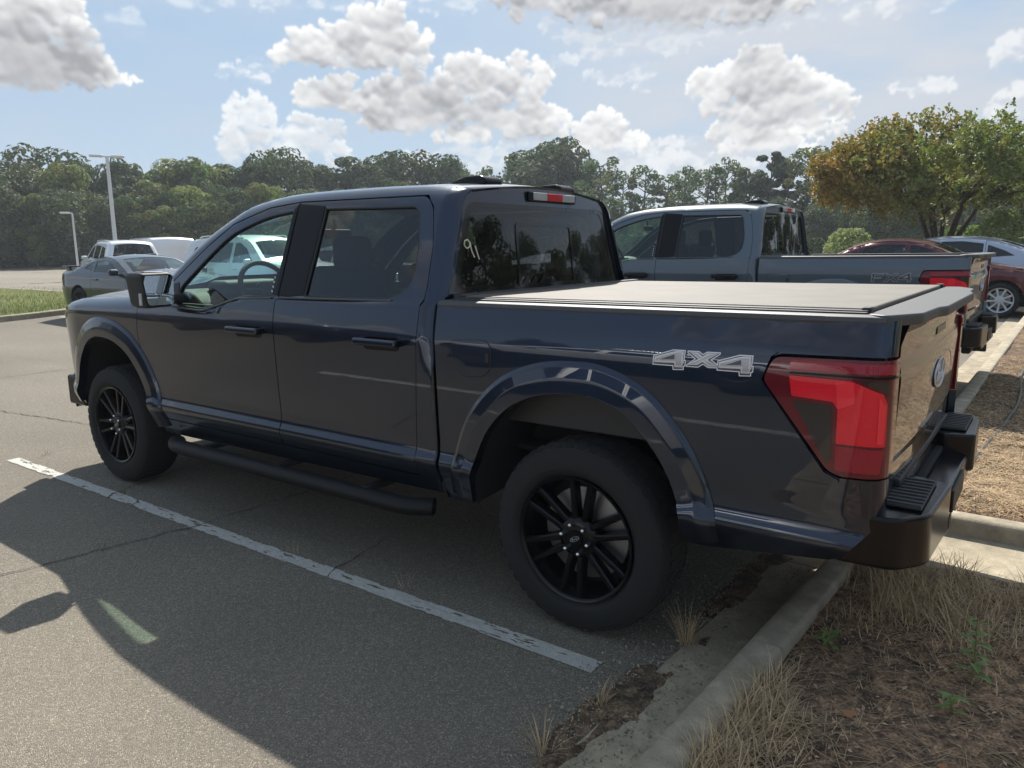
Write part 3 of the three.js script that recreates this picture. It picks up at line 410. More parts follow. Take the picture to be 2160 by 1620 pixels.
  const beds = sides('bed_side', bedPoly, P, { ...bd, cell: 0.022 });
  for (const [i, b] of beds.entries()) {
    if (i === 0) { const f = part('fuel_door', panel(fuel, S3, { cell: 0.04, flange: 0.004, lift: 0.003 }), P, b); part('finger_notch', panel(rounded([[-0.432, 1.11], [-0.412, 1.11], [-0.412, 1.15], [-0.432, 1.15]], 0.01), S3, { cell: 0.05, flange: 0.003, lift: 0.005 }), M.black, f); const c = fuel.map(([x, y]) => new THREE.Vector3(x, y, sideZ(x, y) + 0.0005)); part('gap_line', new THREE.TubeGeometry(new THREE.CatmullRomCurve3(c, true, 'catmullrom', 0.1), 80, 0.0028, 5, true), M.black, f); }
    spec.decal(b, i === 1);
  }
  // arch mouldings round the wheel openings
  for (const A of [ra, fa]) {
    const L = [0]; for (let i = 1; i < A.length; i++) L.push(L[i - 1] + Math.hypot(A[i][0] - A[i - 1][0], A[i][1] - A[i - 1][1]));
    const at = s => { let i = 1; while (i < L.length - 1 && L[i] < s) i++; const t = (s - L[i - 1]) / (L[i] - L[i - 1]); return [lerp(A[i - 1][0], A[i][0], t), lerp(A[i - 1][1], A[i][1], t)]; };
    const fn = (s, d) => { const p = at(s), a = at(Math.max(0, s - 0.06)), b = at(Math.min(L[L.length - 1], s + 0.06)), l = Math.hypot(b[0] - a[0], b[1] - a[1]), x = p[0] - (b[1] - a[1]) / l * d, y = p[1] + (b[0] - a[0]) / l * d; return [x, y, sideZ(x, y) + flareBump(Math.max(0, d)) + 0.002]; };
    const T = L[L.length - 1]; for (const m of [false, true]) part('arch_moulding', panel([[0.02, 0], [T - 0.02, 0], [T - 0.02, 0.1295], [0.02, 0.1295]], fn, { cell: 0.03, cellV: 0.0085, flange: 0.035, mirror: m }), P, t);
  }
  // front bulkhead, floor and inner walls of the bed
  part('bed_liner', [box(0.03, 0.52, 1.62, -0.69, 1.08, 0, 0.005), box(1.78, 0.03, 1.62, 0.2, 0.84, 0, 0.005), box(1.78, 0.5, 0.04, 0.2, 1.09, 0.84, 0.005), box(1.78, 0.5, 0.04, 0.2, 1.09, -0.84, 0.005)], M.trim, t);
  // bed rails
  for (const s of [1, -1]) { const g = panel([[-0.714, 0], [1.10, 0], [1.10, 1], [-0.714, 1]], (x, v) => { const zs = sideZ(Math.min(x, 1.1), 1.35), pr = [[0, 0.001, 1.333], [0.25, 0.005, 1.342], [0.45, 0.001, 1.356], [0.62, -0.022, 1.362], [1, -0.14, 1.360]]; const k = interp(pr.map(p => [p[0], p[1]]), v), y = interp(pr.map(p => [p[0], p[2]]), v); return [x, y + (x + 0.7) * 0.0065, zs + k]; }, { cell: 0.2, cellV: 0.05, flange: 0.01, mirror: s < 0 }); part('bed_rail', g, M.cap, t); }
  // soft cover over the bed
  if (spec.cover) {
    const tc = part('bed_cover', [box(1.70, 0.020, 1.70, 0.19, 1.372, 0, 0.008)], M.cover, t); tc.rotation.z = 0.006; 
    for (const s of [1, -1]) part('side_channel', [box(1.71, 0.024, 0.035, 0.19, 1.366, s * 0.876, 0.006), box(1.71, 0.014, 0.026, 0.19, 1.366, s * 0.907, 0.004)], M.black, tc);
    for (const s of [1, -1]) part('end_clamp', box(0.03, 0.03, 0.05, 1.035, 1.372, s * 0.86, 0.006), M.black, tc);
    part('front_bar', [box(0.05, 0.045, 1.76, -0.665, 1.368, 0, 0.01)], M.black, tc);
  }
  // tailgate
  const tgx = table([[0.60, 1.115], [0.70, 1.125], [0.74, 1.128], [0.86, 1.128], [0.885, 1.142], [1.15, 1.150], [1.19, 1.146], [1.215, 1.140], [1.30, 1.144], [1.335, 1.164], [1.36, 1.172], [1.40, 1.172]], 0.006);
  const tgFn = (u, y) => [tgx(y) - 0.02 * (u / 0.8) ** 2 - (Math.abs(u) < 0.5 && y > 0.9 && y < 1.18 ? 0 : 0), y, -u];
  const gate = part('tailgate', [panel(rounded([[-0.795, 0.72], [0.795, 0.72], [0.795, 1.345], [-0.795, 1.345]], 0.02), tgFn, { cell: 0.04, cellV: 0.012, flange: 0.05 })], P, t);
  part('tailgate_inner', box(0.03, 0.60, 1.56, 1.07, 1.05, 0, 0.01), M.trim, gate);
  const cs = new THREE.Shape(rounded([[1.045, -0.93], [1.10, -0.955], [1.175, -0.80], [1.185, -0.52], [1.205, -0.44], [1.205, 0.44], [1.185, 0.52], [1.175, 0.80], [1.10, 0.955], [1.045, 0.93]], 0.02).map(([x, z]) => new THREE.Vector2(x, -z))); const cgm = new THREE.ExtrudeGeometry(cs, { depth: 0.012, bevelEnabled: true, bevelSize: 0.006, bevelThickness: 0.012, bevelSegments: 3 }); cgm.rotateX(-Math.PI / 2); cgm.translate(0, 1.352, 0); part('tailgate_cap', cgm, M.cap, gate);
  const og = new THREE.CylinderGeometry(1, 1, 0.012, 40); og.rotateZ(-Math.PI / 2); og.scale(1, 0.062, 0.148); og.translate(1.146, 1.075, 0); const em = part('oval_emblem', og, M.frit, gate);
  const er = new THREE.TorusGeometry(1, 0.06, 8, 48); er.rotateY(Math.PI / 2); er.scale(0.08, 0.058, 0.142); er.translate(1.1515, 1.075, 0); const sc = scriptText(0.21, 0.0042).map(g => { g.rotateY(Math.PI / 2); g.translate(1.1525, 1.075, 0); return g; }); part('emblem_lettering', [er, ...sc], M.silver, em);
  const hd = part('tailgate_handle', [box(0.02, 0.04, 0.26, 1.135, 1.255, 0, 0.012)], M.gloss, gate);
  // tail lamps wrap the rear corners
  for (const mir of [false, true]) {
    const s = mir ? -1 : 1, wrap = (x, y) => { const r = 0.06, z0 = sideZ(1.06, y); if (x <= 1.07) return [x, y, sideZ(x, y)]; const a = x - 1.07, q = Math.PI / 2 * r; const zb = sideZ(1.07, y); if (a < q) { const th = a / r; return [1.07 + r * Math.sin(th), y, zb - r * (1 - Math.cos(th))]; } return [1.07 + r, y, zb - r - (a - q)]; };
    const LP = rounded([[0.745, 1.150, 0.02], [0.775, 1.228, 0.03], [1.23, 1.240, 0.01], [1.23, 0.865, 0.02], [1.00, 0.853, 0.03], [0.960, 0.870, 0.03]], 0.02), o = { cell: 0.018, cellV: 0.04, mirror: mir };
    const lamp = part('tail_lamp', [panel(LP, wrap, { ...o, flange: 0.03, lift: 0.004 })], M.lensDeep, t), ad = (n, poly, mat, lift = 0.0065) => part(n, panel(rounded(poly, 0.006), wrap, { ...o, flange: 0.003, lift }), mat, lamp);
    ad('upper_strip', [[0.83, 1.188], [1.205, 1.196], [1.205, 1.226], [0.83, 1.222]], M.lensMid);
    ad('brake_light', [[0.84, 1.105], [0.83, 1.172], [1.02, 1.170], [1.11, 1.135], [1.125, 1.10], [1.125, 0.965], [0.985, 0.962], [0.985, 1.075], [0.97, 1.098]], M.lensRed, 0.008); ad('brake_light_facet', [[0.985, 1.075], [1.035, 1.100], [1.03, 1.166], [0.975, 1.166]], M.lensBright, 0.0105); ad('brake_light_facet', [[1.10, 0.975], [1.118, 0.975], [1.118, 1.095], [1.10, 1.125]], M.lensBright, 0.0105);
    ad('reverse_light', [[0.845, 1.090], [0.965, 1.083], [0.972, 0.905], [0.955, 0.895]], M.lensSmoke);
    ad('smoked_corner', [[1.045, 1.172], [1.13, 1.175], [1.13, 1.125], [1.115, 1.140]], M.lensSmoke);
    ad('lower_reflector', [[0.985, 0.955], [1.125, 0.955], [1.115, 0.875], [0.985, 0.872]], M.lensMid);
    ad('lens_edge', [[0.83, 1.178], [1.205, 1.182], [1.205, 1.188], [0.83, 1.184]], M.gloss, 0.012);
    const bz = panel(rounded([[0.720, 1.150], [0.758, 1.238], [0.79, 1.244], [0.768, 1.228], [0.740, 1.150], [0.803, 1.064], [0.953, 0.862], [1.0, 0.842], [1.0, 0.828], [0.945, 0.850], [0.79, 1.052]], 0.006), S3, { ...o, flange: 0.012, lift: 0.010 }); part('lamp_surround', bz, P, lamp);
  }
  // rear bumper with corner steps
  const bump = [];
  for (const s of [1, -1]) {
    const pl = new THREE.Shape(rounded([[0.99, s * 0.955], [1.17, s * 0.945], [1.245, s * 0.84], [1.262, s * 0.44], [1.13, s * 0.40], [0.99, s * 0.80]], 0.035).map(([x, z]) => new THREE.Vector2(x, -z))), g = new THREE.ExtrudeGeometry(pl, { depth: 0.15, bevelEnabled: true, bevelSize: 0.012, bevelThickness: 0.012, bevelSegments: 3 }); g.rotateX(-Math.PI / 2); g.translate(0, 0.572, 0); bump.push(g);
  }
  bump.push(box(0.13, 0.12, 0.92, 1.185, 0.585, 0, 0.02), box(0.05, 0.20, 0.92, 1.10, 0.66, 0, 0.01), box(0.06, 0.07, 1.2, 1.215, 0.535, 0, 0.02));
  const bp = part('rear_bumper', bump, spec.bumper || M.gloss, t);
  for (const s of [1, -1]) { const pad = part('step_pad', [box(0.125, 0.010, 0.36, 1.165, 0.742, s * 0.655, 0.004)], M.trim, bp); for (let k = 0; k < 9; k++) part('grip_rib', box(0.11, 0.006, 0.014, 1.168, 0.749, s * (0.50 + k * 0.039), 0.002), M.cap, pad); }
  const cpad = part('tailgate_ledge', [box(0.075, 0.03, 1.30, 1.095, 0.765, 0, 0.008)], M.trim, bp); for (let k = 0; k < 26; k++) part('grip_rib', box(0.06, 0.005, 0.012, 1.097, 0.781, -0.6 + k * 0.048, 0.002), M.cap, cpad);
  part('plate_recess', box(0.012, 0.09, 0.36, 1.254, 0.59, 0, 0.004), M.black, bp); part('sensor_slot', box(0.01, 0.03, 0.04, 1.257, 0.66, 0.36, 0.004), M.cap, bp);
  part('tow_hitch', [box(0.12, 0.07, 0.07, 1.18, 0.46, 0, 0.006), box(0.08, 0.08, 0.7, 1.10, 0.47, 0, 0.02)], M.black, bp);
  // running boards
  for (const s of [1, -1]) { const rb = part('running_board', [tube([[-3.0, 0.405, s * 0.93], [-2.92, 0.405, s * 0.975], [-2.8, 0.405, s * 0.995], [-1.9, 0.405, s * 0.995], [-0.98, 0.405, s * 0.995], [-0.88, 0.405, s * 0.975], [-0.80, 0.405, s * 0.93]], 0.054, 60, 14).scale(1, 0.80, 1).translate(0, 0.055, 0)], M.step, t); for (const x of [-2.6, -1.9, -1.2]) part('bracket', box(0.05, 0.03, 0.2, x, 0.41, s * 0.9, 0.006), M.black, rb); }
  // wheel-house liners and chassis
  for (const [cx, A] of [[0, rearArch], [AX, frontArch]]) for (const s of [1, -1]) {
    const v = [], q = A.map(([x, y]) => [x, y + 0.004]); for (let i = 0; i + 1 < q.length; i++) { const a = q[i], b = q[i + 1], za = sideZ(a[0], a[1]) - 0.004, zb = sideZ(b[0], b[1]) - 0.004; v.push(a[0], a[1], s * za, b[0], b[1], s * zb, b[0], b[1] + 0.03, s * 0.52, a[0], a[1], s * za, b[0], b[1] + 0.03, s * 0.52, a[0], a[1] + 0.03, s * 0.52); }
    const g = new THREE.BufferGeometry(); g.setAttribute('position', new THREE.Float32BufferAttribute(v, 3)); g.computeVertexNormals();
    const w = new THREE.Shape([...A.map(([x, y]) => new THREE.Vector2(x, y + 0.03))]); const wg = new THREE.ShapeGeometry(w); wg.translate(0, 0, s * 0.53); part('wheel_liner', [g, wg], M.liner, t);
  }
  const ch = part('chassis', [box(5.2, 0.14, 0.09, -1.7, 0.50, 0.45, 0.01), box(5.2, 0.14, 0.09, -1.7, 0.50, -0.45, 0.01), box(2.5, 0.04, 1.5, -1.95, 0.52, 0, 0.01), box(0.5, 0.2, 0.7, -0.9, 0.48, -0.1, 0.05), box(0.9, 0.5, 0.8, -3.9, 0.75, 0, 0.05), box(1.9, 0.03, 1.3, 0.2, 0.66, 0, 0.01)], M.liner, t);
  part('rear_axle', [tube([[0, 0.41, -0.75], [0, 0.41, 0], [0, 0.41, 0.75]], 0.05, 8, 10), new THREE.SphereGeometry(0.15, 16, 12).translate(0, 0.41, -0.05)], M.liner, ch); part('front_axle', [tube([[AX, 0.41, -0.75], [AX, 0.40, 0], [AX, 0.41, 0.75]], 0.045, 8, 10)], M.liner, ch);
  for (const s of [1, -1]) part('leaf_spring', tube([[-0.75, 0.52, s * 0.5], [0, 0.36, s * 0.5], [0.75, 0.54, s * 0.5]], 0.03, 20, 6), M.liner, ch);
  part('exhaust_pipe', tube([[-2.2, 0.42, -0.25], [-0.6, 0.42, -0.25], [-0.1, 0.62, -0.35], [0.4, 0.55, -0.55], [0.9, 0.48, -0.75]], 0.035, 40, 8), M.steel, ch);
  // wheels
  for (const [x, s] of [[0, 1], [0, -1], [AX, 1], [AX, -1]]) makeWheel(t, x, 0.408, s * 0.845, s < 0, { turn: x ? 0.35 : 0.1 });
  // cabin
  part('cabin_floor', [box(2.35, 0.04, 1.62, -2.05, 0.62, 0, 0.01), box(0.06, 0.75, 1.62, -3.17, 0.93, 0, 0.01), box(0.03, 0.72, 1.5, -0.80, 0.99, 0, 0.01)], M.cloth, t);
  for (const s of [1, -1]) part('door_trim', [box(2.30, 0.66, 0.03, -2.02, 0.94, s * 0.885, 0.01), box(1.1, 0.06, 0.08, -2.35, 1.05, s * 0.86, 0.02), box(0.55, 0.05, 0.07, -1.3, 1.06, s * 0.86, 0.02)], M.dash, t);
  part('headliner', [panel([[-2.35, -0.9], [-0.83, -0.9], [-0.83, 0.9], [-2.35, 0.9]], (x, w) => { const p = topFn(x, w); return [p[0], p[1] - 0.035, p[2] * 0.97]; }, { cell: 0.15, flange: 0 })], std([0.16, 0.16, 0.155], 0.95), t);
  const seat = (x, z, w) => [box(0.52, 0.16, w, x, 0.88, z, 0.06), (() => { const g = box(0.15, 0.62, w, 0, 0, 0, 0.06); g.rotateZ(-0.22); g.translate(x + 0.27, 1.19, z); return g; })(), box(0.4, 0.18, w * 0.8, x, 0.72, z, 0.02)];
  const head = (x, z) => [box(0.10, 0.20, 0.27, x + 0.36, 1.565, z, 0.05), box(0.015, 0.14, 0.015, x + 0.345, 1.45, z + 0.05, 0.005), box(0.015, 0.14, 0.015, x + 0.345, 1.45, z - 0.05, 0.005)];
  for (const s of [1, -1]) { const m = part('front_seat', seat(-2.22, s * 0.40, 0.54), M.cloth, t); part('headrest', head(-2.22, s * 0.40), M.cloth, m); }
  const rs = part('rear_seat', seat(-1.28, 0, 1.42), M.cloth, t); for (const s of [1, -1]) part('headrest', head(-1.28, s * 0.42).map(g => g.translate(0.02, -0.06, 0)), M.cloth, rs);
  const dsh = new THREE.Shape(rounded([[-3.14, 0.85], [-2.86, 0.85], [-2.80, 1.05], [-2.82, 1.24], [-2.92, 1.31], [-3.14, 1.33]], 0.05).map(p => new THREE.Vector2(...p))), dg = new THREE.ExtrudeGeometry(dsh, { depth: 1.56, bevelEnabled: true, bevelSize: 0.015, bevelThickness: 0.015, bevelSegments: 2 }); dg.translate(0, 0, -0.78);
  const db = part('dashboard', [dg, box(0.20, 0.10, 0.44, -2.90, 1.345, 0.42, 0.04), box(0.03, 0.18, 0.34, -2.80, 1.24, 0, 0.015), box(0.9, 0.22, 0.28, -2.3, 0.80, 0, 0.04)], M.dash, t);
  const sw = new THREE.TorusGeometry(0.188, 0.017, 12, 48); const sp = [sw, box(0.10, 0.12, 0.07, 0, 0, -0.02, 0.03), box(0.34, 0.035, 0.03, 0, 0, -0.01, 0.012), box(0.035, 0.17, 0.03, 0, -0.09, -0.01, 0.012)]; const wheelG = merge(sp); wheelG.rotateY(Math.PI / 2); wheelG.rotateZ(0.42); wheelG.translate(-2.66, 1.335, 0.42); const swm = part('steering_wheel', wheelG, M.dash, t); part('steering_column', tube([[-2.69, 1.32, 0.42], [-2.95, 1.19, 0.42]], 0.045, 6, 10), M.dash, swm);
  return t;
}
function lettering(parent, polys, mir) { const m = mir ? 'mirror' : ''; for (const [n, list, mat, lift] of polys) part(n, list.flatMap(P => panel(P, S3, { cell: 0.06, flange: 0, lift, mirror: mir })), mat, parent); }
const D4 = [[0.343, 1.201], [0.419, 1.226], [0.466, 1.227], [0.464, 1.192], [0.470, 1.192], [0.468, 1.170], [0.462, 1.168], [0.462, 1.156], [0.420, 1.153], [0.419, 1.167], [0.341, 1.166]];
const D4i = [[0.349, 1.196], [0.421, 1.219], [0.436, 1.222], [0.460, 1.223], [0.459, 1.188], [0.463, 1.188], [0.462, 1.180], [0.459, 1.180], [0.457, 1.165], [0.426, 1.164], [0.426, 1.179], [0.348, 1.176]];
const D4h = [[0.372, 1.188], [0.426, 1.209], [0.427, 1.192]];
const DX = [[0.473, 1.226], [0.516, 1.227], [0.530, 1.218], [0.545, 1.227], [0.594, 1.228], [0.593, 1.220], [0.564, 1.200], [0.593, 1.181], [0.592, 1.173], [0.551, 1.171], [0.533, 1.181], [0.515, 1.169], [0.470, 1.169], [0.470, 1.175], [0.501, 1.199], [0.473, 1.218]];
const DXi = [[0.481, 1.222], [0.512, 1.222], [0.530, 1.209], [0.548, 1.222], [0.586, 1.223], [0.549, 1.199], [0.590, 1.179], [0.553, 1.176], [0.532, 1.191], [0.512, 1.178], [0.475, 1.176], [0.515, 1.200]];
const shift4 = P => P.map(([x, y]) => [x + 0.2415, y - 0.001]);
function badge4x4(parent, mir) {
  const flip = P => mir ? P.map(([x, y]) => [1.044 - x, y]) : P, three = [[D4, D4i, D4h], [DX, DXi, null], [shift4(D4), shift4(D4i), shift4(D4h)]];
  for (const [o, i, h] of three) {
    const c = part('badge_character', panel(flip(o), S3, { cell: 0.06, flange: 0, lift: 0.0015, mirror: mir }), M.decalWhite, parent);
    part('badge_border', panel(flip(inset(o, 0.0035)), S3, { cell: 0.06, flange: 0, lift: 0.0024, mirror: mir }), M.decalDark, c);
    part('badge_face', panel(flip(i), S3, { cell: 0.06, flange: 0, lift: 0.0033, mirror: mir }), M.decalLight, c);
    part('badge_bevel', panel(flip(inset(i, 0.0065)), S3, { cell: 0.06, flange: 0, lift: 0.0042, mirror: mir }), M.decalSilver, c);
    if (h) part('badge_counter', panel(flip(h), S3, { cell: 0.06, flange: 0, lift: 0.0052, mirror: mir }), M.decalDark, c);
  }
}
function badgeFX4(parent, mir) {
  const F = [[0, 0], [0.025, 0], [0.028, 0.03], [0.085, 0.03], [0.09, 0.045], [0.032, 0.045], [0.034, 0.062], [0.105, 0.062], [0.11, 0.082], [0.012, 0.082], [0.002, 0.072]], X = [[0.10, 0], [0.135, 0], [0.165, 0.026], [0.195, 0], [0.235, 0], [0.185, 0.041], [0.235, 0.082], [0.20, 0.082], [0.168, 0.058], [0.138, 0.082], [0.115, 0.082], [0.15, 0.042]], Q = [[0.225, 0.018], [0.305, 0.018], [0.305, 0], [0.332, 0], [0.332, 0.018], [0.345, 0.018], [0.345, 0.034], [0.332, 0.034], [0.332, 0.082], [0.305, 0.082], [0.225, 0.036]], H = [[0.262, 0.035], [0.304, 0.035], [0.304, 0.062]];
  const pl = P => P.map(([x, y]) => [mir ? 0.70 - x : 0.345 + x, 1.125 + y + x * 0.02]);
  for (const [P, h] of [[F, null], [X, null], [Q, H]]) { const c = part('badge_character', panel(pl(P), S3, { cell: 0.08, flange: 0, lift: 0.0015, mirror: mir }), M.decalSilver, parent); part('badge_face', panel(pl(inset(P, 0.0055)), S3, { cell: 0.08, flange: 0, lift: 0.0025, mirror: mir }), M.decalDark, c); if (h) part('badge_counter', panel(pl(h), S3, { cell: 0.08, flange: 0, lift: 0.0035, mirror: mir }), M.decalSilver, c); }
}
const truck = makeTruck({ label: 'dark navy blue pickup truck in the foreground with bed cover, 4X4 lettering and black wheels', paint: M.navy, cover: true, marks: true, decal: badge4x4 }, [0, 0, 0]);

// ---------------------------------------------------------------- ground, parking lot, kerbs and planting beds
const rise = table([[-60, 0.30], [-46, 0.29], [-20, 0.25], [-12, 0.20], [-5.2, 0.12], [-1.6, 0.0], [20, 0]], 0.3), gy = (x, z) => rise(z); // the lot climbs gently away from the camera
const kx = z => z > -0.7 ? 0.705 - 0.045 * z : 0.7225 - 0.020 * z; // front of the kerb that the trucks back up to
function sheet(xs, zs, yf, cf, uvs = 1) { // a grid sheet with vertex colours
  const pos = [], col = [], uv = [], idx = []; for (const z of zs) for (const x of xs) { pos.push(x, yf(x, z), z); const c = cf(x, z); col.push(...c); uv.push(x * uvs, z * uvs); }
  const n = xs.length; for (let j = 0; j + 1 < zs.length; j++) for (let i = 0; i + 1 < n; i++) { const a = j * n + i; idx.push(a, a + n, a + 1, a + 1, a + n, a + n + 1); }
  const g = new THREE.BufferGeometry(); g.setAttribute('position', new THREE.Float32BufferAttribute(pos, 3)); g.setAttribute('color', new THREE.Float32BufferAttribute(col, 3)); g.setAttribute('uv', new THREE.Float32BufferAttribute(uv, 2)); g.setIndex(idx); g.computeVertexNormals(); return g;
}
function steps(list) { const o = []; for (const [a, b, s] of list) for (let x = a; x < b - 1e-6; x += s) o.push(x); o.push(list[list.length - 1][1]); return o; }
// stones pressed into bitumen: nearest jittered point in a wrapped grid
function stones(n, cell, seed) {
  const m = Math.round(n / cell), r = rng(seed), px = new Float32Array(m * m), py = new Float32Array(m * m), pv = new Float32Array(m * m); for (let i = 0; i < m * m; i++) { px[i] = r(); py[i] = r(); pv[i] = r(); }
  return (x, y) => { const cx = Math.floor(x / cell), cy = Math.floor(y / cell); let d1 = 1e9, d2 = 1e9, id = 0; for (let j = -1; j <= 1; j++) for (let i = -1; i <= 1; i++) { const k = ((cy + j + m) % m) * m + (cx + i + m) % m, dx = (cx + i + px[k]) * cell - x, dy = (cy + j + py[k]) * cell - y, d = dx * dx + dy * dy; if (d < d1) { d2 = d1; d1 = d; id = k; } else if (d < d2) d2 = d; } return [pv[id], Math.sqrt(d2) - Math.sqrt(d1)]; };
}
const st1 = stones(1024, 1024 / 256, 5), st2 = stones(1024, 1024 / 96, 6);
const aspCache = new Float32Array(1024 * 1024), aspTex = pixels(1024, 1024, (x, y) => {
  const [v, e] = st1(x, y), [w, f] = st2(x, y), big = 0, tone = big ? w * w : v * v, edge = big ? sstep(0.2, 2.0, f) : sstep(0.1, 1.3, e), n = PERM[(x * 197 + y * 4099) & 65535];
  const base = 0.335 + 0.32 * edge * (0.28 + 0.72 * tone) + (n - 0.5) * 0.12 + (w - 0.5) * 0.055 * sstep(0.2, 2.5, f), l = base + (tone > 0.90 ? 0.04 * edge : 0); aspCache[y * 1024 + x] = edge * (0.5 + 0.5 * tone);
  return [l * 1.09, l * 1.025, l * 0.92];
}), aspBump = pixels(1024, 1024, (x, y) => { const v = aspCache[y * 1024 + x]; return [v, v, v]; }, false);
const asphaltMat = new THREE.MeshStandardMaterial({ map: aspTex, bumpMap: aspBump, bumpScale: 0.0045, roughness: 0.93, vertexColors: true, side: THREE.DoubleSide });
const concTex = pixels(1024, 1024, (x, y) => { const n = PERM[(x * 197 + y * 4099) & 65535], [v, e] = st1(x, y), st = fbm(x / 64, y / 64, 5), sp = v > 0.93 ? -0.10 * sstep(0.3, 1.5, e) : 0, l = 0.64 + (n - 0.5) * 0.09 + (st - 0.5) * 0.20 + sp + (v - 0.5) * 0.05; return [l * 1.03, l * 0.965, l * 0.845]; });
const concBump = pixels(512, 512, (x, y) => { const v = 0.6 * PERM[(x * 197 + y * 4099) & 65535] + 0.4 * vnoise(x / 4, y / 4); return [v, v, v]; }, false);
const concMat = new THREE.MeshStandardMaterial({ map: concTex, bumpMap: concBump, bumpScale: 0.002, roughness: 0.92, vertexColors: true, side: THREE.DoubleSide });
const soilTex = pixels(1024, 1024, (x, y) => { const n = PERM[(x * 197 + y * 4099) & 65535], a = fbm(x / 32, y / 32, 5), b = fbm(x / 7 + 9, y / 7, 3), l = 0.30 + (a - 0.5) * 0.35 + (b - 0.5) * 0.30 + (n - 0.5) * 0.12; return [l * 1.14, l * 0.98, l * 0.80]; });
const soilBump = pixels(512, 512, (x, y) => { const v = 0.5 * fbm(x / 16, y / 16, 5) + 0.5 * vnoise(x / 2.5, y / 2.5); return [v, v, v]; }, false);
const soilMat = new THREE.MeshStandardMaterial({ map: soilTex, bumpMap: soilBump, bumpScale: 0.012, roughness: 1, vertexColors: true, side: THREE.DoubleSide });
const turfTex = pixels(1024, 1024, (x, y) => { const n = PERM[(x * 197 + y * 4099) & 65535], a = fbm(x / 60, y / 60, 5), b = fbm(x / 5 + 9, y / 9, 3), dry = sstep(0.42, 0.66, a), l = 0.62 + (b - 0.5) * 0.6 + (n - 0.5) * 0.2; return [l * lerp(0.50, 0.66, dry), l * lerp(0.58, 0.60, dry), l * lerp(0.22, 0.34, dry)]; });
const turfMat = new THREE.MeshStandardMaterial({ map: turfTex, bumpMap: soilBump, bumpScale: 0.03, roughness: 1, vertexColors: true, side: THREE.DoubleSide });

struct('ground', sheet(steps([[-700, -110, 59], [-110, 60, 5], [60, 600, 60]]), steps([[-700, -100, 60], [-100, -24, 8], [-24, 4, 1], [4, 100, 8], [100, 700, 60]]), (x, z) => gy(x, z) - 0.03, (x, z) => { const n = 0.62 + 0.5 * (fbm(x * 0.11, z * 0.11, 3) - 0.5); return [n * 0.8, n * 0.82, n * 0.7]; }, 0.25), turfMat);
// the lot
const lotEdge = z => kx(z) - 0.235, LX = steps([[-76, -30, 2], [-30, -8, 1], [-8, -5, 0.5], [-5, 0, 0.2]]);
{ const zs = steps([[-46, -12, 2], [-12, -3, 0.5], [-3, 5, 0.2], [5, 60, 2.5]]), xs = [...LX.slice(0, -1), 0, 0.2, 9];
  const g = sheet(xs.map(x => x), zs, (x, z) => gy(x, z), (x, z) => { const xx = Math.min(x, 0.4), n = fbm(xx * 0.35 + 50, z * 0.35, 4), m = fbm(xx * 1.7 + 3, z * 1.7 + 8, 3), oil = Math.max(0, 1 - ((xx + 3.4) / 0.8) ** 2 - (z / 0.6) ** 2) * 0.25 * m, patch = sstep(0.47, 0.53, fbm(xx * 0.22 + 80, z * 0.22 + 5, 3)), dust = sstep(0.55, 0.75, fbm(xx * 0.8 + 11, z * 0.8 + 60, 4)), l = 0.93 + 0.42 * (n - 0.5) + 0.26 * (m - 0.5) - oil - 0.07 * patch + 0.10 * dust; return [l, l * 0.995, l * 0.975]; }, 1 / 1.25);
  const p = g.attributes.position; for (let i = 0; i < p.count; i++) if (p.getX(i) > 1) { p.setX(i, lotEdge(p.getZ(i))); } const u = g.attributes.uv; for (let i = 0; i < p.count; i++) u.setXY(i, p.getX(i) / 1.25, p.getZ(i) / 1.25); g.computeVertexNormals(); struct('parking_lot', g, asphaltMat); }
// kerbs: a profile swept along a path, cut into cast lengths
function sweep(path, prof, cf) {
  const N = path.map((p, i) => { const a = path[Math.max(0, i - 1)], b = path[Math.min(path.length - 1, i + 1)], dx = b[0] - a[0], dz = b[1] - a[1], l = Math.hypot(dx, dz); return [-dz / l, dx / l]; });
  const pos = [], col = [], uv = [], idx = [], m = prof.length; let s = 0; path.forEach((p, i) => { if (i) s += Math.hypot(p[0] - path[i - 1][0], p[1] - path[i - 1][1]); let q = 0; prof.forEach(([o, y], j) => { if (j) q += Math.hypot(o - prof[j - 1][0], y - prof[j - 1][1]); const h = (p[2] ?? 1); pos.push(p[0] + N[i][0] * o, (p[3] ?? 0) + y * h, p[1] + N[i][1] * o); const c = cf(p[0], p[1], y, o); col.push(...c); uv.push(s / 0.9, q / 0.9); }); });
  for (let i = 0; i + 1 < path.length; i++) for (let j = 0; j + 1 < m; j++) { const a = i * m + j; idx.push(a, a + 1, a + m, a + 1, a + m + 1, a + m); }
  const caps = []; for (const i of [0, path.length - 1]) for (let j = 1; j + 1 < m; j++) caps.push(i * m, i * m + j, i * m + j + 1);
  const g = new THREE.BufferGeometry(); g.setAttribute('position', new THREE.Float32BufferAttribute(pos, 3)); g.setAttribute('color', new THREE.Float32BufferAttribute(col, 3)); g.setAttribute('uv', new THREE.Float32BufferAttribute(uv, 2)); g.setIndex([...idx, ...caps]); const h = g.toNonIndexed(); const gg = h; gg.computeVertexNormals(); return creased(gg);
}
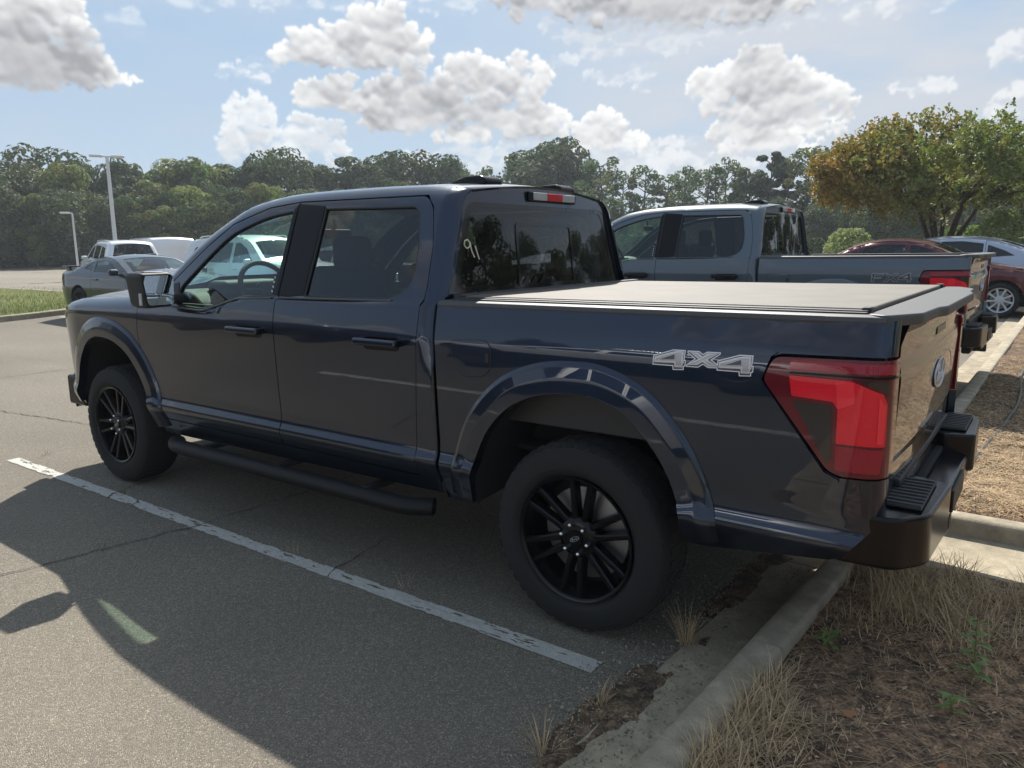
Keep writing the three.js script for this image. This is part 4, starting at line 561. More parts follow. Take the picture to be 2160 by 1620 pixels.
function creased(g) { // soften normals between faces that meet gently
  const p = g.attributes.position, n = g.attributes.normal, map = new Map(), key = i => p.getX(i).toFixed(4) + ',' + p.getY(i).toFixed(4) + ',' + p.getZ(i).toFixed(4);
  for (let i = 0; i < p.count; i++) { const k = key(i); (map.get(k) || map.set(k, []).get(k)).push(i); } const out = new Float32Array(p.count * 3);
  for (const l of map.values()) for (const i of l) { let x = 0, y = 0, z = 0; for (const j of l) if (n.getX(i) * n.getX(j) + n.getY(i) * n.getY(j) + n.getZ(i) * n.getZ(j) > 0.6) { x += n.getX(j); y += n.getY(j); z += n.getZ(j); } const q = Math.hypot(x, y, z) || 1; out[3 * i] = x / q; out[3 * i + 1] = y / q; out[3 * i + 2] = z / q; }
  g.setAttribute('normal', new THREE.Float32BufferAttribute(out, 3)); return g;
}
const kerbProf = [[-0.006, -0.02], [0.0, 0.02], [0.018, 0.095], [0.026, 0.114], [0.040, 0.126], [0.058, 0.130], [0.128, 0.130], [0.143, 0.126], [0.150, 0.112], [0.152, -0.03]];
const kerbCol = (x, z, y, o) => { const n = fbm(x * 2 + 3, z * 2, 4), m = fbm(x * 9, z * 9 + 4, 3), grime = (y < 0.1 && o < 0.03) ? 0.75 + 0.2 * m : 1, l = (0.80 + 0.5 * (n - 0.5) + 0.3 * (m - 0.5)) * grime; return [l, l * 0.985, l * 0.95]; };
function kerbRun(name, path, len, prof, h = 0.13) {
  const kr = new THREE.Group(); kr.name = numbered(name); kr.userData = { kind: 'structure' }; scene.add(kr);
  // resample, then cut with 8 mm joints
  const P = [path[0]]; for (let i = 1; i < path.length; i++) { const a = path[i - 1], b = path[i], n = Math.max(1, Math.ceil(Math.hypot(b[0] - a[0], b[1] - a[1]) / 0.12)); for (let k = 1; k <= n; k++) P.push(a.map((v, q) => lerp(v, b[q], k / n))); }
  let seg = [P[0]], s = 0; for (let i = 1; i < P.length; i++) { s += Math.hypot(P[i][0] - P[i - 1][0], P[i][1] - P[i - 1][1]); seg.push(P[i]); if (s > len || i === P.length - 1) { const q = seg.slice(); const d = [q[q.length - 1][0] - q[q.length - 2][0], q[q.length - 1][1] - q[q.length - 2][1]], l = Math.hypot(...d); if (i < P.length - 1 && l > 0.03) { const e = q[q.length - 1].slice(); e[0] -= d[0] / l * 0.008; e[1] -= d[1] / l * 0.008; q[q.length - 1] = e; } part('kerb_length', sweep(q, prof, kerbCol), concMat, kr); seg = [P[i]]; s = 0; } }
  return kr;
}
const arc = (cx, cz, r, a0, a1, n, h0 = 1, h1 = 1) => Array.from({ length: n + 1 }, (_, i) => { const a = lerp(a0, a1, i / n); return [cx + r * Math.cos(a), cz + r * Math.sin(a), lerp(h0, h1, i / n), 0]; });
// kerb of the near bed, which turns along the drain channel and sinks
kerbRun('kerb', [[kx(7), 7, 1, 0], [kx(-0.36), -0.36, 1, 0], ...arc(kx(-0.36) + 0.16, -0.36, 0.16, Math.PI, Math.PI * 1.5, 6, 1, 0.75), [1.6, -0.50, 0.55, 0], [6, -0.44, 0.5, 0]], 3.05, kerbProf);
// kerb of the far bed
kerbRun('kerb', [[6, -0.90, 1.15, 0], [1.10, -1.04, 1.05, 0], ...arc(1.06, -1.36, 0.32, Math.PI * 0.5, Math.PI, 8, 1, 1), ...[-2, -3, -4, -5.2, -6, -8, -10, -12, -16, -20, -30, -46].map(z => [kx(z), z, 1, gy(0, z)])], 3.05, kerbProf);
// gutter pan along the lot, in slabs, and the drain channel
{ const gp = new THREE.Group(); gp.name = 'gutter'; gp.userData = { kind: 'structure' }; scene.add(gp);
  const gc = (x, z) => { const n = fbm(x * 1.5 + 9, z * 1.5, 4), m = fbm(x * 7, z * 7, 3), l = 0.74 + 0.5 * (n - 0.5) + 0.3 * (m - 0.5); return [l, l * 0.975, l * 0.92]; };
  for (let z = -46; z < 7; z += 3.05) { const z1 = Math.min(7, z + 3.042); part('gutter_slab', sheet(steps([[0, 1, 0.25]]), steps([[z, z1, 0.25]]), (u, zz) => gy(0, zz) + 0.012 - 0.006 * u, gc).toNonIndexed(), concMat, gp); const g = gp.children[gp.children.length - 1].geometry, p = g.attributes.position, uv = g.attributes.uv; for (let i = 0; i < p.count; i++) { const u = p.getX(i), zz = p.getZ(i); p.setX(i, lotEdge(zz) + u * 0.239); uv.setXY(i, p.getX(i) / 0.9, zz / 0.9); } g.computeVertexNormals(); }
  struct('drain_channel', sheet(steps([[0.73, 6, 0.2]]), steps([[-1.06, -0.34, 0.12]]), (x, z) => 0.012 + 0.03 * ((z + 0.75) / 0.3) ** 2 + (x - 0.7) * 0.004, gc, 1 / 0.9), concMat); }
// planting beds
const bedY = (x, z) => gy(x, z) + 0.085 + 0.05 * (fbm(x * 1.3 + 2, z * 1.3, 3) - 0.5) + 0.035 * (fbm(x * 7, z * 7 + 1, 3) - 0.5) + 0.02 * Math.min(1, Math.max(0, x - 1));
const soilCol = warm => (x, z) => { const n = fbm(x * 2.1 + 7, z * 2.1, 4), m = fbm(x * 11, z * 11 + 3, 3), l = 0.72 + 0.7 * (n - 0.5) + 0.5 * (m - 0.5), moss = sstep(0.55, 0.7, fbm(x * 1.1 + 70, z * 1.1, 4)) * 0.4; return [l * warm[0] * (1 - moss * 0.5), l * warm[1], l * warm[2] * (1 - moss * 0.4)]; };
{ const g = sheet(steps([[0, 1.6, 0.03], [1.6, 7, 0.25]]), steps([[-0.40, 2.4, 0.03], [2.4, 7, 0.25]]), (u, z) => 0, soilCol([2.7, 2.3, 2.0]), 1); const p = g.attributes.position; for (let i = 0; i < p.count; i++) { const z = p.getZ(i), x = kx(z) + 0.147 + p.getX(i); p.setXYZ(i, x, bedY(x, z), z); g.attributes.uv.setXY(i, x / 1.1, z / 1.1); } g.computeVertexNormals(); struct('planting_bed', g, soilMat); }
{ const g = sheet(steps([[0, 1.4, 0.04], [1.4, 8, 0.4]]), steps([[-46, -12, 1], [-12, -1.12, 0.06]]), (u, z) => 0, soilCol([1.75, 1.48, 1.15]), 1); const p = g.attributes.position; for (let i = 0; i < p.count; i++) { const z = p.getZ(i), x0 = z > -1.36 ? 1.06 : kx(z) + 0.147, x = x0 + p.getX(i); p.setXYZ(i, x, bedY(x, z) + 0.025, z); g.attributes.uv.setXY(i, x / 1.1, z / 1.1); } g.computeVertexNormals(); struct('planting_bed', g, soilMat); }
// grass island across the aisle
{ const x0 = -17.4, x1 = -39, z0 = -8.4, z1 = 46, turf = (x, z) => { const l = 1.0 + 0.8 * (fbm(x * 0.5, z * 0.5, 4) - 0.5); return [l * 0.95, l * 1.0, l * 0.7]; };
  const g = sheet(steps([[x1 + 0.1, x0 - 0.12, 0.5]]), steps([[z0 + 0.12, z1, 0.5]]), (x, z) => gy(x, z) + 0.125 + 0.06 * (fbm(x * 0.4, z * 0.4, 3) - 0.5), turf, 0.6); struct('grass_island', g, turfMat);
  const RR = 5, P = [[x0, z1, 1, gy(0, z1)], [x0, z0 + RR, 1, gy(0, z0 + RR)]]; for (let k = 1; k <= 10; k++) { const a = k / 10 * Math.PI / 2, z = z0 + RR - RR * Math.sin(a); P.push([x0 - RR + RR * Math.cos(a), z, 1, gy(0, z)]); } P.push([x1, z0, 1, gy(0, z0)]);
  const tp = g.attributes.position; for (let i = 0; i < tp.count; i++) { const x = tp.getX(i), z = tp.getZ(i), cx = x0 - RR, cz = z0 + RR; if (x > cx && z < cz) { const d = Math.hypot(x - cx, z - cz); if (d > RR - 0.13) { tp.setX(i, cx + (x - cx) / d * (RR - 0.13)); tp.setZ(i, cz + (z - cz) / d * (RR - 0.13)); } } } g.computeVertexNormals();
  kerbRun('kerb', P.slice().reverse(), 3.05, kerbProf); }
// painted stall lines, worn through to the asphalt
const lineTex = pixels(2048, 64, (x, y) => { const e = Math.min(y, 63 - y) / 31, n = fbm(x / 26, y / 10, 4), m = vnoise(x / 6, y / 5), f = PERM[(x * 197 + y * 4099) & 65535], wear = sstep(0.72, 0.80, n + 0.16 * m + (e < 0.16 ? 0.14 : 0)), l = 0.80 + 0.10 * (n - 0.5) + 0.12 * (f - 0.5) - 0.10 * m; return [l, l * 0.985, l * 0.94, wear > 0.5 ? 0 : 1]; });
const lineMat = new THREE.MeshStandardMaterial({ map: lineTex, alphaTest: 0.5, roughness: 0.85, side: THREE.DoubleSide, bumpMap: aspBump, bumpScale: 0.0015 });
function stallLine(x0, x1, z, w = 0.092) { const n = 40, pos = [], uv = [], idx = []; for (let i = 0; i <= n; i++) { const x = lerp(x0, x1, i / n); for (const s of [-1, 1]) { pos.push(x, gy(x, z) + 0.004, z + s * w / 2); uv.push((i / n) * (x1 - x0) / 6.2 + z * 0.37, s > 0 ? 0 : 1); } } for (let i = 0; i < n; i++) { const a = 2 * i; idx.push(a, a + 1, a + 2, a + 1, a + 3, a + 2); } const g = new THREE.BufferGeometry(); g.setAttribute('position', new THREE.Float32BufferAttribute(pos, 3)); g.setAttribute('uv', new THREE.Float32BufferAttribute(uv, 2)); g.setIndex(idx); g.computeVertexNormals(); struct('stall_line', g, lineMat); }
for (let k = -7; k <= 2; k++) stallLine(-4.97, 0.22, 1.16 + k * 2.62);
for (let k = -9; k <= -2; k++) stallLine(-17.2, -12.2, 0.9 + k * 2.75);
stallLine(-14.6, -10.2, -0.6, 0.22);
// cracks in the asphalt
function crack(pts, w, seed) { const r = rng(seed), P = []; for (let i = 1; i < pts.length; i++) { const n = Math.ceil(Math.hypot(pts[i][0] - pts[i - 1][0], pts[i][1] - pts[i - 1][1]) / 0.05); for (let k = 0; k < n; k++) P.push([lerp(pts[i - 1][0], pts[i][0], k / n) + (r() - 0.5) * 0.03, lerp(pts[i - 1][1], pts[i][1], k / n) + (r() - 0.5) * 0.03]); } const pos = [], idx = []; P.forEach(([x, z], i) => { const a = P[Math.max(0, i - 1)], b = P[Math.min(P.length - 1, i + 1)], l = Math.hypot(b[0] - a[0], b[1] - a[1]) || 1, k = w * (0.3 + r()) / 2; pos.push(x - (b[1] - a[1]) / l * k, gy(x, z) + 0.0062, z + (b[0] - a[0]) / l * k, x + (b[1] - a[1]) / l * k, gy(x, z) + 0.0062, z - (b[0] - a[0]) / l * k); if (i) { const q = 2 * i; idx.push(q - 2, q - 1, q, q - 1, q + 1, q); } }); const g = new THREE.BufferGeometry(); g.setAttribute('position', new THREE.Float32BufferAttribute(pos, 3)); g.setIndex(idx); g.computeVertexNormals(); struct('asphalt_crack', g, std([0.028, 0.026, 0.022], 1)); }
crack([[-2.75, 3.2], [-2.66, 2.3], [-2.55, 1.7], [-2.46, 1.2], [-2.42, 0.4], [-2.5, -1.2]], 0.008, 3); crack([[-1.28, 1.21], [-1.33, 1.0], [-1.4, 0.6]], 0.008, 4); crack([[-3.4, 1.21], [-3.5, 1.05], [-3.62, 0.5]], 0.009, 5); crack([[-3.12, 1.22], [-3.2, 1.08]], 0.008, 6); crack([[-9, -6], [-9.4, -1], [-9.2, 4], [-9.6, 9]], 0.016, 7); crack([[-12, 4], [-10.5, 1.4], [-8, 0.6], [-5.5, 0.2]], 0.012, 8);


// ---------------------------------------------------------------- other vehicles (forward is -x in their own axes, origin on the ground under the middle)
const darkGlass = phys([0.20, 0.215, 0.22], { transmission: 1, thickness: 0, roughness: 0, ior: 1.5 });
function makeCar(name, label, category, s, pos, turn, group) {
  const t = thing(name, label, category, pos, turn, group), P = s.paint;
  const c3 = new THREE.CatmullRomCurve3(s.top.map(p => new THREE.Vector3(p[0], p[1], 0)), false, 'centripetal'), C = c3.getSpacedPoints(150).map(p => [p.x, p.y]), T = c3.getLength();
  const at = d => { const f = clamp(d / T) * 150, i = Math.min(149, Math.floor(f)); return [lerp(C[i][0], C[i + 1][0], f - i), lerp(C[i][1], C[i + 1][1], f - i)]; };
  const nrm = d => { const a = at(d - 0.03), b = at(d + 0.03), l = Math.hypot(b[0] - a[0], b[1] - a[1]) || 1; return [-(b[1] - a[1]) / l, (b[0] - a[0]) / l]; };
  const xa = s.top[0][0], xb = s.top[s.top.length - 1][0], L0 = Math.min(...C.map(p => p[0])), L1 = Math.max(...C.map(p => p[0])), hw = s.hw;
  const prof = table([[0.1, hw * 0.90], [0.26, hw * 0.945], [0.48, hw * 0.985], [0.66, hw], [s.belt - 0.12, hw * 0.985], [s.belt, hw * 0.955], [s.belt + 1.2, hw * 0.955 - 1.2 * (s.tumble ?? 0.40)]], 0.03);
  const zs = (x, y) => { let z = prof(y) - roundIn(polyDist(C, x, y), s.round ?? 0.08); const f = Math.max(0, (L0 + 0.75 - x) / 0.75), r = Math.max(0, (x - L1 + 0.6) / 0.6); z -= (s.nose ?? 0.17) * f * f + (s.tail ?? 0.12) * r * r; return Math.max(0.05, z); };
  const side = (x, y) => [x, y, zs(x, y)];
  const topFn = (d, w) => { const p = at(d), n = nrm(d), e = zs(p[0] - n[0] * 0.004, p[1] - n[1] * 0.004), b = (s.bow ?? 0.05) * (1 + 1.6 * Math.abs(n[0])) * (1 - w * w); return [p[0] + n[0] * b, p[1] + n[1] * b, -w * e]; };
  const dOf = (x, y) => { let bd = 0, bm = 1e9; C.forEach((p, i) => { const m = (p[0] - x) ** 2 + (p[1] - y) ** 2; if (m < bm) { bm = m; bd = i / 150 * T; } }); return bd; };
  const quad = (a, b, w0, w1, r = 0.03) => rounded([[a, w0], [b, w0], [b, w1], [a, w1]], r);
  const glassTop = s.glass.map(([x0, y0, x1, y1, w0, w1]) => { const a = dOf(x0, y0), b = dOf(x1, y1); return rounded([[a, -w0], [b, -w1], [b, w1], [a, w0]], 0.05); });
  part('body_shell', panel([[0, -1], [T, -1], [T, 1], [0, 1]], topFn, { cell: 0.07, cellV: 0.07, flange: 0.02, holes: glassTop }), P, t);
  const gm = s.glassMat || darkGlass; glassTop.forEach((g, i) => part(i ? 'rear_window' : 'windscreen', panel(g, (d, w) => { const p = topFn(d, w); return p; }, { cell: 0.12, flange: 0, lift: -0.004 }), i ? (s.rearGlass || gm) : gm, t));
  // sides, cut into wings and doors round the wheel openings
  const arch = (x, r) => Array.from({ length: 17 }, (_, i) => { const a = Math.PI * (1 - i / 16); return [x + r * Math.cos(a), Math.max(s.sill + 0.001, s.R + r * Math.sin(a))]; });
  const outline = [...C, [xb - 0.03, s.sill + 0.02], ...arch(s.xr, s.R + 0.055).reverse(), ...arch(s.xf, s.R + 0.055).reverse(), [xa + 0.03, s.sill + 0.02]];
  const cuts = [-9, ...s.cuts, 9], names = s.doors;
  for (const mir of [false, true]) for (let k = 0; k + 1 < cuts.length; k++) {
    const poly = clipHalf(clipHalf(outline, 0, cuts[k] + 0.004, 1), 0, cuts[k + 1] - 0.004, -1), wins = s.wins.filter(w => { const m = w.reduce((q, p) => q + p[0], 0) / w.length; return m > cuts[k] && m < cuts[k + 1]; }).map(w => rounded(w, 0.03));
    const m = part(names[k], panel(poly, side, { cell: 0.055, flange: 0.02, mirror: mir, holes: wins }), P, t);
    for (const w of wins) part('window_glass', panel(w, side, { cell: 0.12, flange: 0, lift: -0.006, mirror: mir }), s.sideGlass || gm, m);
    if (names[k].includes('door') && !s.noHandles) { const hx = cuts[k + 1] - 0.2, hy = s.belt - 0.11; part('door_handle', box(0.19, 0.028, 0.03, hx, hy, (mir ? -1 : 1) * (zs(hx, hy) + 0.016), 0.01), s.handle || P, m); }
    if (s.fuel && names[k].includes('rear_wing') && mir === (s.fuel[2] < 0)) part('fuel_door', panel(Array.from({ length: 24 }, (_, i) => [s.fuel[0] + 0.085 * Math.cos(i / 24 * 6.2832), s.fuel[1] + 0.085 * Math.sin(i / 24 * 6.2832)]), side, { cell: 0.05, flange: 0.004, lift: 0.003, mirror: mir }), P, m);
  }
  for (const [nm, poly, mat] of s.sidePanels || []) for (const mir of [false, true]) part(nm, panel(rounded(poly, 0.015), side, { cell: 0.06, flange: 0.004, lift: 0.004, mirror: mir }), mat, t);
  // lamps, grille and plates on the nose and the tail
  for (const [nm, x0, y0, x1, y1, w0, w1, mat, one] of s.front || []) { const a = dOf(x0, y0), b = dOf(x1, y1); for (const q of one ? [1] : [1, -1]) part(nm, panel(quad(a, b, q * w0, q * w1, 0.02), topFn, { cell: 0.06, flange: 0.006, lift: 0.006 }), mat, t); }
  // wells, floor and cabin
  for (const x of [s.xf, s.xr]) for (const q of [1, -1]) { const v = [], A = arch(x, s.R + 0.06); for (let i = 0; i < 16; i++) { const a = A[i], b = A[i + 1], z0 = q * (zs(a[0], a[1]) - 0.006), z1 = q * 0.45; v.push(a[0], a[1], z0, b[0], b[1], z0, b[0], b[1], z1, a[0], a[1], z0, b[0], b[1], z1, a[0], a[1], z1); } const g = new THREE.BufferGeometry(); g.setAttribute('position', new THREE.Float32BufferAttribute(v, 3)); g.computeVertexNormals(); const w = new THREE.ShapeGeometry(new THREE.Shape(A.map(p => new THREE.Vector2(...p)))); w.translate(0, 0, q * 0.46); part('wheel_liner', [g, w], M.liner, t); }
  part('floor_pan', [box(L1 - L0 - 0.5, 0.05, hw * 1.5, (L0 + L1) / 2, s.sill + 0.04, 0, 0.01), box(0.9, s.belt - s.sill - 0.12, hw * 1.4, s.cabin[0] - 0.55, (s.belt + s.sill) / 2, 0, 0.02)], M.liner, t);
  const sb = s.belt; part('dashboard', box(0.3, 0.16, hw * 1.5, s.cabin[0] + 0.1, sb - 0.08, 0, 0.05), M.dash, t);
  for (const x of s.seats) for (const q of [1, -1]) { const g = box(0.13, 0.6, 0.5, 0, 0, 0, 0.05); g.rotateZ(-0.2); g.translate(x, sb - 0.05, q * 0.37); part('seat', [g, box(0.5, 0.15, 0.5, x - 0.25, sb - 0.35, q * 0.37, 0.05), box(0.09, 0.17, 0.24, x + 0.09, sb + 0.34, q * 0.37, 0.04)], M.cloth, t); }
  for (const q of [1, -1]) { const mx = s.mirror[0], my = s.mirror[1]; part('door_mirror', [box(0.11, 0.13, 0.19, mx, my, q * (zs(mx, my) + 0.13), 0.045), box(0.05, 0.03, 0.12, mx, my - 0.05, q * (zs(mx, my) + 0.03), 0.01)], s.mirrorMat || P, t); }
  for (const [x, q] of [[s.xf, 1], [s.xf, -1], [s.xr, 1], [s.xr, -1]]) makeWheel(t, x, s.R, q * (hw - 0.115), q < 0, { R: s.R, rimR: s.rimR ?? s.R - 0.095, W: 0.215, kind: s.wheel || 'five', rim: s.rim || M.silver, turn: 0.3 });
  if (s.extra) s.extra(t, zs);
  return t;
}
const dark = M.black;
const sedan = { hw: 0.92, belt: 0.98, sill: 0.20, R: 0.33, xf: -1.45, xr: 1.33, tumble: 0.44, top: [[-2.34, 0.24], [-2.42, 0.42], [-2.40, 0.60], [-2.28, 0.72], [-1.9, 0.83], [-1.2, 0.95], [-0.92, 1.0], [-0.55, 1.20], [-0.2, 1.35], [0.1, 1.42], [0.45, 1.445], [0.8, 1.42], [1.2, 1.32], [1.6, 1.12], [1.78, 1.06], [2.2, 1.03], [2.36, 0.97], [2.42, 0.72], [2.40, 0.42], [2.30, 0.26]], glass: [[-0.86, 1.03, -0.24, 1.335, 0.86, 0.84], [1.24, 1.305, 1.66, 1.095, 0.80, 0.84]], cuts: [-0.95, 0.18, 1.06], doors: ['front_wing', 'front_door', 'rear_door', 'rear_wing'], wins: [[[-0.62, 1.01], [0.13, 1.02], [0.14, 1.35], [0.02, 1.345], [-0.22, 1.27]], [[0.22, 1.02], [1.0, 1.03], [1.02, 1.29], [0.62, 1.37], [0.22, 1.36]], [[1.10, 1.04], [1.40, 1.06], [1.25, 1.18], [1.10, 1.25]]], cabin: [-0.75, 1.5], seats: [0.15, 1.0], mirror: [-0.60, 1.02],
  front: [['headlamp', -2.36, 0.62, -2.18, 0.74, 0.66, 0.97, M.lensClear], ['grille', -2.42, 0.46, -2.36, 0.62, -0.5, 0.5, dark, 1], ['lower_grille', -2.38, 0.28, -2.42, 0.40, -0.7, 0.7, dark, 1], ['tail_lamp', 2.37, 0.94, 2.42, 0.76, 0.62, 0.97, M.lensRed]] };
const maroon = paint([0.075, 0.006, 0.011], 0.36), silverBlue = paint([0.38, 0.42, 0.49], 0.35), coupePaint = paint([0.012, 0.020, 0.032], 0.36), whitePaint = paint([0.72, 0.73, 0.74], 0.4), silverPaint = paint([0.55, 0.56, 0.57], 0.38);
const LW = 'vehicles parked across the aisle', KW = 'cars parked beyond the trucks';
makeCar('sedan', 'maroon sedan with silver wheels parked nose to the kerb behind the grey pickup', 'car', { ...sedan, paint: maroon, wheel: 'nine', sidePanels: [['side_lamp', [[-2.30, 0.63], [-2.02, 0.78], [-2.06, 0.66], [-2.26, 0.56]], M.amber]] }, [-0.87, gy(0, -14.2), -14.22], Math.PI, KW);
// fastback with its tail to the kerb
makeCar('fastback_car', 'pale silver blue fastback car behind the maroon sedan', 'car', { ...sedan, paint: silverBlue, hw: 0.94, belt: 1.0, top: [[-2.38, 0.24], [-2.46, 0.42], [-2.44, 0.60], [-2.30, 0.72], [-1.9, 0.84], [-1.25, 0.97], [-0.98, 1.02], [-0.6, 1.24], [-0.25, 1.40], [0.1, 1.47], [0.45, 1.485], [0.85, 1.465], [1.3, 1.39], [1.8, 1.22], [2.15, 1.10], [2.40, 1.04], [2.46, 0.98], [2.47, 0.72], [2.44, 0.42], [2.34, 0.26]], glass: [[-0.92, 1.06, -0.28, 1.385, 0.86, 0.84], [1.32, 1.38, 2.06, 1.13, 0.80, 0.78]], cuts: [-1.0, 0.15, 1.06], wins: [[[-0.66, 1.04], [0.10, 1.04], [0.11, 1.40], [-0.05, 1.385], [-0.28, 1.31]], [[0.19, 1.04], [1.02, 1.05], [1.02, 1.36], [0.62, 1.415], [0.19, 1.405]], [[1.10, 1.06], [1.62, 1.10], [1.42, 1.21], [1.10, 1.335]]], fuel: [1.72, 0.93, 1], front: [['headlamp', -2.40, 0.62, -2.2, 0.74, 0.66, 0.97, M.lensClear], ['grille', -2.46, 0.46, -2.40, 0.62, -0.5, 0.5, dark, 1], ['tail_lamp', 2.43, 1.0, 2.47, 0.86, 0.4, 0.98, M.lensRed]] }, [-1.0, gy(0, -17), -17.0], 0, KW);
// the coupe backed up to the grass island
const coupe = { hw: 0.95, belt: 0.98, sill: 0.18, R: 0.345, rimR: 0.26, xf: -1.52, xr: 1.30, tumble: 0.52, tail: 0.16, nose: 0.26, paint: coupePaint, top: [[-2.26, 0.22], [-2.40, 0.40], [-2.40, 0.60], [-2.30, 0.74], [-1.9, 0.86], [-1.2, 0.97], [-0.72, 1.0], [-0.35, 1.14], [0.05, 1.28], [0.4, 1.335], [0.75, 1.33], [1.15, 1.25], [1.6, 1.09], [1.85, 1.04], [2.25, 1.035], [2.34, 0.98], [2.38, 0.72], [2.36, 0.42], [2.22, 0.24]], glass: [[-0.66, 1.03, 0.0, 1.26, 0.86, 0.82], [1.12, 1.26, 1.66, 1.075, 0.74, 0.80]], cuts: [-0.72, 0.72], doors: ['front_wing', 'door', 'rear_wing'], wins: [[[-0.42, 1.01], [0.66, 1.03], [0.68, 1.25], [0.35, 1.265], [0.0, 1.20]], [[0.78, 1.05], [1.12, 1.09], [1.0, 1.17], [0.78, 1.23]]], cabin: [-0.45, 1.3], seats: [0.45], mirror: [-0.42, 1.03], glassMat: phys([0.5, 0.6, 0.56], { transmission: 1, thickness: 0, roughness: 0, ior: 1.5 }), rim: M.black,
  front: [['headlamp', -2.38, 0.66, -2.30, 0.74, 0.55, 0.97, M.lensClear], ['grille', -2.40, 0.46, -2.39, 0.62, -0.8, 0.8, dark, 1], ['lower_grille', -2.30, 0.26, -2.40, 0.40, -0.8, 0.8, dark, 1], ['tail_lamp', 2.34, 0.95, 2.38, 0.78, 0.35, 0.97, M.lensRed]],
  extra: (t, zs) => { part('rear_spoiler', [box(0.30, 0.035, 1.52, 2.22, 1.13, 0, 0.015), box(0.16, 0.09, 0.06, 2.20, 1.08, 0.68, 0.02), box(0.16, 0.09, 0.06, 2.20, 1.08, -0.68, 0.02)], coupePaint, t); part('badge_strip', box(0.16, 0.02, 0.01, -1.0, 0.80, -zs(-1.0, 0.80) - 0.003, 0.003), M.silver, t); part('badge_strip', box(0.16, 0.02, 0.01, -1.0, 0.80, zs(-1.0, 0.80) + 0.003, 0.003), M.silver, t); } };
makeCar('coupe', 'blue grey sports coupe with rear spoiler backed up to the grass island', 'car', coupe, [-14.7, gy(0, -5.45), -5.45], Math.PI, LW);
const suv = { hw: 0.98, belt: 1.08, sill: 0.26, R: 0.37, rimR: 0.26, xf: -1.50, xr: 1.42, tumble: 0.34, tail: 0.08, nose: 0.15, paint: whitePaint, top: [[-2.38, 0.30], [-2.46, 0.50], [-2.46, 0.78], [-2.36, 0.95], [-2.0, 1.03], [-1.35, 1.12], [-1.08, 1.16], [-0.7, 1.42], [-0.4, 1.62], [-0.1, 1.71], [0.4, 1.755], [1.2, 1.745], [1.9, 1.70], [2.12, 1.64], [2.26, 1.40], [2.38, 1.12], [2.44, 0.92], [2.46, 0.62], [2.42, 0.40], [2.34, 0.32]], glass: [[-1.02, 1.20, -0.46, 1.585, 0.88, 0.86], [2.17, 1.58, 2.36, 1.18, 0.86, 0.90]], cuts: [-1.05, 0.12, 1.10], doors: ['front_wing', 'front_door', 'rear_door', 'rear_wing'], wins: [[[-0.78, 1.12], [0.06, 1.12], [0.07, 1.60], [-0.12, 1.60], [-0.42, 1.46]], [[0.17, 1.12], [1.04, 1.13], [1.05, 1.58], [0.17, 1.61]], [[1.15, 1.14], [1.9, 1.18], [1.75, 1.50], [1.15, 1.57]]], cabin: [-0.85, 1.8], seats: [0.1, 1.0], mirror: [-0.72, 1.15], rearGlass: M.tint, sideGlass: M.tint, glassMat: phys([0.5, 0.6, 0.56], { transmission: 1, thickness: 0, roughness: 0, ior: 1.5 }),
  front: [['headlamp', -2.45, 0.82, -2.36, 0.94, 0.58, 0.96, M.lensClear], ['grille', -2.46, 0.58, -2.44, 0.88, -0.55, 0.55, dark, 1], ['lower_grille', -2.40, 0.34, -2.46, 0.50, -0.8, 0.8, dark, 1], ['tail_lamp', 2.38, 1.10, 2.43, 0.96, 0.5, 0.99, M.lensRed], ['bumper_trim', 2.46, 0.60, 2.40, 0.38, -0.95, 0.95, dark, 1], ['number_plate', 2.44, 0.92, 2.46, 0.80, -0.16, 0.16, M.white, 1]],
  extra: (t, zs) => { for (const q of [1, -1]) part('roof_rail', tube([[-0.05, 1.72, q * 0.66], [0.1, 1.79, q * 0.665], [1.6, 1.775, q * 0.65], [1.8, 1.70, q * 0.64]], 0.014, 24, 6), M.chrome, t); part('rear_wiper', box(0.01, 0.02, 0.4, 2.36, 1.2, 0.1, 0.004), dark, t); } };
makeCar('suv', 'white SUV with dark rear window parked tail-on behind the coupe', 'SUV', suv, [-28.2, gy(0, -11.7), -11.7], -0.25, LW);
// a panel van
makeCar('cargo_van', 'plain white cargo van tail-on beside the white SUV', 'van', { ...suv, extra: null, paint: whitePaint, tumble: 0.08, belt: 1.15, hw: 1.0, round: 0.06, top: [[-2.40, 0.30], [-2.5, 0.50], [-2.5, 0.85], [-2.36, 1.02], [-1.9, 1.16], [-1.5, 1.40], [-1.15, 1.72], [-0.8, 1.84], [0, 1.88], [1.5, 1.87], [2.3, 1.84], [2.44, 1.78], [2.50, 1.3], [2.52, 0.9], [2.52, 0.55], [2.42, 0.32]], glass: [[-1.84, 1.20, -1.2, 1.68, 0.86, 0.86]], cuts: [-1.6, -0.5], doors: ['front_wing', 'front_door', 'rear_wing'], wins: [[[-1.42, 1.20], [-0.62, 1.20], [-0.62, 1.66], [-1.1, 1.66]]], seats: [-0.4], cabin: [-1.3, 1.5], mirror: [-1.35, 1.22], front: [['headlamp', -2.5, 0.80, -2.40, 0.98, 0.6, 0.96, M.lensClear], ['grille', -2.5, 0.5, -2.5, 0.78, -0.55, 0.55, dark, 1], ['tail_lamp', 2.49, 1.32, 2.52, 0.95, 0.88, 0.99, M.lensRed], ['rear_bumper', 2.52, 0.58, 2.44, 0.36, -0.95, 0.95, dark, 1]] }, [-30.4, gy(0, -14.5), -14.5], -0.25, LW);
